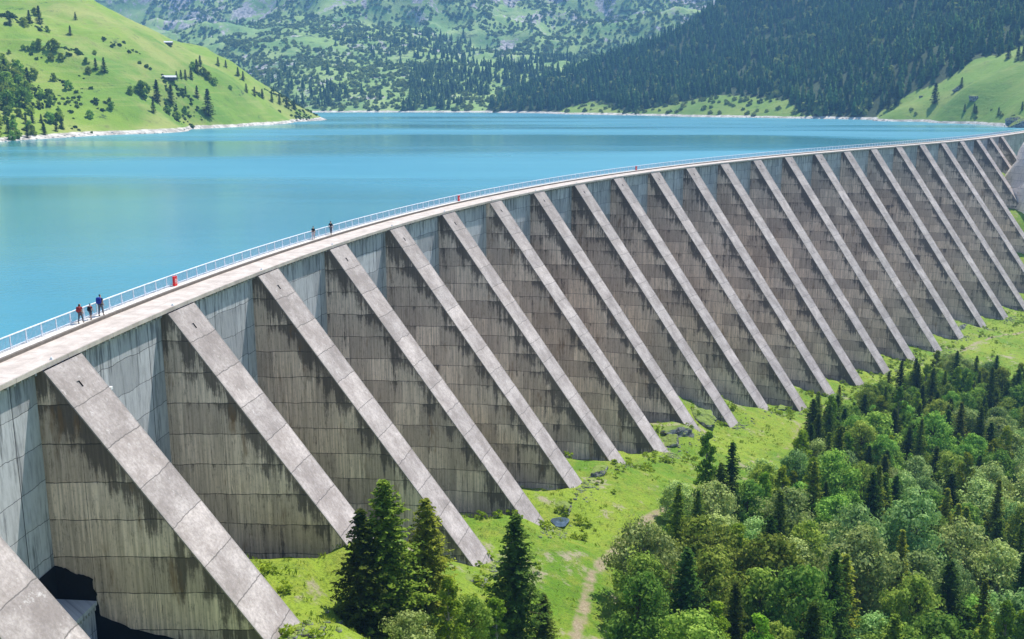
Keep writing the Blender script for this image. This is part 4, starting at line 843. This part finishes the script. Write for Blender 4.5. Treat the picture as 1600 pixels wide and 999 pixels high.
# scrub on the pasture
n = 26000; x = rg.uniform(-700, -100, n); y = rg.uniform(340, 1080, n); z = left_z(x, y); m1 = fbm(x, y, 55, 4, 91) + .3 * fbm(x, y, 14, 2, 92); u1, u2, _ = proj(x, y, z)
ok = (z > -3) & (u1 > -40) & ((m1 > .43) | (in_poly(u1, u2, [(60, 150), (300, 165), (330, 192), (100, 212), (60, 205)]) & (m1 > .12)) | (in_poly(u1, u2, TP) & (rg.random(n) < .25)) | (in_poly(u1, u2, [(40, 70), (150, 80), (100, 100), (50, 92)]) & (m1 > .05)) | ((u1 > 380) & (u2 > 140) & (m1 > .22))); i = np.where(ok)[0][:5200]; print('scrub', len(i))
bv_ = []
for k in range(5):
    r2 = np.random.default_rng(900 + k); dd_ = rnd_unit(r2, 34); dd_[:, 2] = abs(dd_[:, 2]); u_ = rnd_unit(r2, 34); w_ = np.cross(u_, dd_ + .5 * rnd_unit(r2, 34)); w_ /= np.linalg.norm(w_, axis=1)[:, None]
    bv_.append(quads(dd_ * [.5, .5, .55] * r2.uniform(.6, 1.1, (34, 1)), u_ * .17, w_ * .14))
scatter_stuff('hillside_scrub', [a for a, b in bv_], [b for a, b in bv_], np.array([x[i], y[i], z[i] - .2]).T, rg.uniform(1., 3.4, len(i)), m_leaf('scrub_leaves', (.035, .09, .02), (.10, .19, .035), .25, .05), 'low green scrub on the grassy hill left of the lake', 'scrub')
# chalets
def chalet(P, rz, s, label):
    r = empty('chalet', tuple(P), rz); wl = MB(); wl.box((-5 * s, -3.5 * s, -1), (10 * s, 0, 0), (0, 7 * s, 0), (0, 0, 1 + 1.6 * s)); wl.build('wall', [plain('dark_timber', (.1, .08, .06))], r)
    rf = MB()
    for sd in (-1, 1): rf.box((-5.8 * s, sd * 4.3 * s, 1.3 * s), (11.6 * s, 0, 0), (0, -sd * 4.3 * s, 1.5 * s), (0, 0, .25))
    rf.build('roof', [plain('pale_sheet_roof', (.62, .62, .62), .4)], r)
    d = MB(); d.box((-1, -3.55 * s, 0), (1., 0, 0), (0, .04, 0), (0, 0, 1.3)); d.build('door', [M_DARK], r)
    tag(r, label, 'chalet', 'chalets on the grassy hill')
P = far_hit(left_z, 265, 124, 350, 1100); chalet(P, R(15), .85, 'low pale roofed chalet beside a row of spruces on the hill')
P = far_hit(left_z, 262, 69, 350, 1100)
if P is not None: chalet(P, R(10), .75, 'pale roofed chalet on the ridge of the hill')
# low poly conifers for the forest masses
def low_conifer(seed, tiers=6, n=7):
    r2 = np.random.default_rng(seed); V = []; Fc = []
    for t in range(tiers):
        f = t / tiers; z0 = .06 + .9 * f; z1 = min(1.02, z0 + .34 * (1 - f * .4)); rad = .19 * (1 - f) ** .85 + .02; ph = r2.random() * 6; b = len(V)
        for k in range(n): a = ph + k * 2 * math.pi / n; q = rad * r2.uniform(.7, 1.25); V.append((math.cos(a) * q, math.sin(a) * q, z0 + r2.normal() * .02))
        V.append((r2.normal() * .008, r2.normal() * .008, z1))
        for k in range(n): Fc.append((b + k, b + (k + 1) % n, b + n))
    return np.array(V), np.array(Fc)
def low_bush(seed):
    r2 = np.random.default_rng(seed); d = rnd_unit(r2, 34); d[:, 2] = abs(d[:, 2]); c = d * [.5, .5, .75] * r2.uniform(.6, 1.1, (34, 1)); u = rnd_unit(r2, 34); w_ = np.cross(u, d + .5 * rnd_unit(r2, 34)); w_ /= np.linalg.norm(w_, axis=1)[:, None]
    V, Fc = quads(c, u * .17, w_ * .14); return V, Fc
LC = [low_conifer(s) for s in range(6)]; LB = [low_bush(s) for s in range(5)]
# right hill: closed conifer forest, 300 nearest as things
MEAD = [(870, 185), (880, 170), (930, 158), (985, 176), (1060, 160), (1130, 148), (1230, 155), (1250, 178), (1300, 190)]
MEAD2 = [(1362, 192), (1385, 168), (1430, 142), (1480, 125), (1520, 95), (1575, 82), (1660, 40), (2000, 60), (2000, 230), (1362, 230)]
q1_, q2_, _ = proj(RX, RY, RZ); wd = rh.data.attributes.new('woods', 'FLOAT', 'POINT'); wd.data.foreach_set('value', (~in_poly(q1_, q2_, MEAD) & ~in_poly(q1_, q2_, MEAD2)).astype(float).ravel())
n = 60000; x = rg.uniform(-60, 1300, n); y = rg.uniform(700, 2150, n); z = right_z(x, y); qx4, qy4, dd4 = proj(x, y, z)
dens = vnoise(x / 60, y / 60, 61) * .6 + vnoise(x / 22, y / 22, 62) * .4
ok = (z > -1) & (qx4 > 640) & (qx4 < 1750) & (qy4 > -230) & (qy4 < 192) & ~in_poly(qx4, qy4, MEAD) & ~in_poly(qx4, qy4, MEAD2) & (dens > .2)
mtn = mount_z(x, y); ok &= z > mtn - 1
cell = {}; keep = []
for i in np.where(ok)[0]:
    s_ = 6.2 + 3.4 * (dens[i] < .34); key = (int(x[i] // 7), int(y[i] // 7)); c_ = 0
    for a in (-1, 0, 1):
        for b in (-1, 0, 1):
            for jx, jy in cell.get((key[0] + a, key[1] + b), ()):
                if (x[i] - jx) ** 2 + (y[i] - jy) ** 2 < s_ * s_: c_ = 1
    if c_: continue
    cell.setdefault(key, []).append((x[i], y[i])); keep.append(i)
keep = np.array(keep); hgt = rg.uniform(12, 23, len(keep)) * (1 - .15 * (dens[keep] < .35)); P_ = np.array([x[keep], y[keep], z[keep] - .5]).T
print('forest', len(keep))
order = np.argsort(-(hgt / dd4[keep]) + 1e3 * ((qx4[keep] > 1620) | (qy4[keep] < 0))); near, rest_ = order[:296], order[296:]
protos = []
for k, (V, Fc) in enumerate(LC): protos.append(np_mesh('conifer', V, Fc)); protos[-1].materials.append(M_FAR)
for j, i in enumerate(near):
    o = bpy.data.objects.new('conifer', protos[j % 6]); C.objects.link(o); o.location = P_[i]; s_ = hgt[i]; o.scale = (s_, s_, s_); o.rotation_euler.z = rg.random() * 6.28
    tag(o, 'dark conifer at the lower edge of the forested slope right of the lake', 'tree', 'conifers at the edge of the far forest')
scatter_stuff('forest', [a for a, b in LC], [b for a, b in LC], P_[rest_], hgt[rest_], M_FAR, 'dense dark conifer forest covering the slope right of the lake', 'forest')
# bright deciduous specks in the forest and bushes at its foot
n = 12000; i = rg.choice(np.where(z > -2)[0], n); okb = (qx4[i] > 640) & (qx4[i] < 1750) & (qy4[i] < 192) & (qy4[i] > -60) & (z[i] > mtn[i]) & ((in_poly(qx4[i], qy4[i], MEAD) & (rg.random(n) < .7)) | (vnoise(x[i] / 45, y[i] / 45, 63) > .5) & (rg.random(n) < .6) & ~in_poly(qx4[i], qy4[i], MEAD2) | (in_poly(qx4[i], qy4[i], MEAD2) & (qy4[i] > 172) & (rg.random(n) < .5)))
i = i[okb]; scatter_stuff('far_bushes', [a for a, b in LB], [b for a, b in LB], np.array([x[i], y[i], z[i] - .3]).T, rg.uniform(3, 7, len(i)) * np.where(in_poly(qx4[i], qy4[i], MEAD2), .6, np.where(in_poly(qx4[i], qy4[i], MEAD), 1, 2.1)), m_leaf('lakeside_bushes', (.06, .12, .03), (.14, .21, .06), .2, .03), 'light green bushes along the far right shore and forest glades', 'bushes')
for j, (X_, Y_, h) in enumerate(((1460, 162, 17), (1502, 138, 9), (1507, 175, 6), (1522, 176, 7), (1575, 92, 11), (1590, 95, 12), (1598, 95, 12), (1560, 88, 10), (1400, 165, 18), (1388, 172, 15), (1525, 178, 6), (1560, 180, 6), (1597, 172, 6))):
    P = far_hit(right_z, X_, Y_, 600, 1500)
    if P is not None: put('farspruce', j % 3, P - [0, 0, .3], h / 12 * 1.1, 'lone dark spruce on the lower meadow right of the lake' if j == 0 else 'small spruce on the meadow right of the lake', 'spruces on the right meadow')
for X_, Y_, s in ((1498, 140, 4.2), (1522, 155, 4.), (1440, 152, 2.2), (1590, 192, 7), (1600, 195, 8)):
    P = far_hit(right_z, X_, Y_, 500, 1500)
    if P is not None: rock(P, (s * 1.3, s, s * .8), int(X_), 'grey boulder on the meadow right of the lake' if X_ < 1580 else 'dark shore rock above the right end of the dam crest', 'boulders on the right bank')
# middle mountain: conifers in drifts, bushes everywhere
n = 70000; x = rg.uniform(-900, 1500, n); y = rg.uniform(1440, 3500, n); z = mount_z(x, y); q1, q2, d5 = proj(x, y, z); mk_ = fbm(x, y, 220, 4, 71) + .25 * fbm(x, y, 40, 2, 72)
vis = (q1 > 60) & (q1 < 1250) & (q2 > -40) & (q2 < 177) & (z > -2)
con = vis & (((mk_ > .10) & (q2 > 55)) | (mk_ > .33)) & (rg.random(n) < np.interp(q2, [0, 60, 120, 175], [.06, .2, .4, .6])) & (q1 > 330) & ((q1 > 640) | (rg.random(n) < .45))
con |= vis & (q1 > 640) & (q2 > 110) & (mk_ > -.22) & (rg.random(n) < .8)
i = np.where(con)[0][:9000]; print('mount conifers', len(i))
scatter_stuff('far_conifers', [a for a, b in LC], [b for a, b in LC], np.array([x[i], y[i], z[i] - .5]).T, rg.uniform(9, 22, len(i)), M_FAR, 'drifts of conifers on the mountain behind the lake', 'forest')
b_ = vis & ~con & (fbm(x, y, 200, 6, 81, True) + .35 * fbm(x, y, 40, 2, 83) > .03); i = np.where(b_)[0][:26000]; print('mount bushes', len(i))
scatter_stuff('mountain_shrubs', [a for a, b in LB[:3]], [b for a, b in LB[:3]], np.array([x[i], y[i], z[i] - .5]).T, rg.uniform(3, 8.5, len(i)), M_BUSHFAR, 'shrubs and small trees covering the mountain behind the lake', 'shrubs')
# shore stones
def shore(zf, xr, yr, n, seed):
    r2 = np.random.default_rng(seed); x = r2.uniform(*xr, n); y = r2.uniform(*yr, n); z = zf(x, y); ok = (z > WZ - .4) & (z < WZ + 1.3); return np.array([x[ok], y[ok], z[ok] - .1]).T
st = np.vstack([shore(left_z, (-600, -100), (350, 1100), 60000, 1), shore(right_z, (-50, 450), (560, 1400), 60000, 2)])
bm = bmesh.new(); bmesh.ops.create_icosphere(bm, subdivisions=1, radius=.5); sv = np.array([v.co[:] for v in bm.verts]); sf = np.array([[v.index for v in f.verts] for f in bm.faces]); bm.free()
sg = [sv * (1 + .35 * (np.random.default_rng(k).random((len(sv), 1)) - .5)) * [1, .8, .6] for k in range(3)]
st = st[:5000]; scatter_stuff('shore_stones', sg, [sf] * 3, st, rg.uniform(.5, 2.2, len(st)) , plain('shore_stone', (.42, .39, .34)), 'pale stones strewn along the lake shores', 'stones')

# ---------------------------------------------------------------- haze
hz = MB(); hz.box((-3000, -600, -85), (6600, 0, 0), (0, 6000, 0), (0, 0, 1400))
hm = bpy.data.materials.new('haze_air'); hm.use_nodes = True; t = hm.node_tree; t.nodes.remove(t.nodes['Principled BSDF']); pv = t.nodes.new('ShaderNodeVolumePrincipled')
pv.inputs['Color'].default_value = (.25, .56, 1, 1); pv.inputs['Density'].default_value = .0002; t.links.new(pv.outputs[0], t.nodes['Material Output'].inputs['Volume'])
ho = hz.build('haze', [hm]); tag(ho, 'thin blue mountain haze', 'haze', kind='stuff')
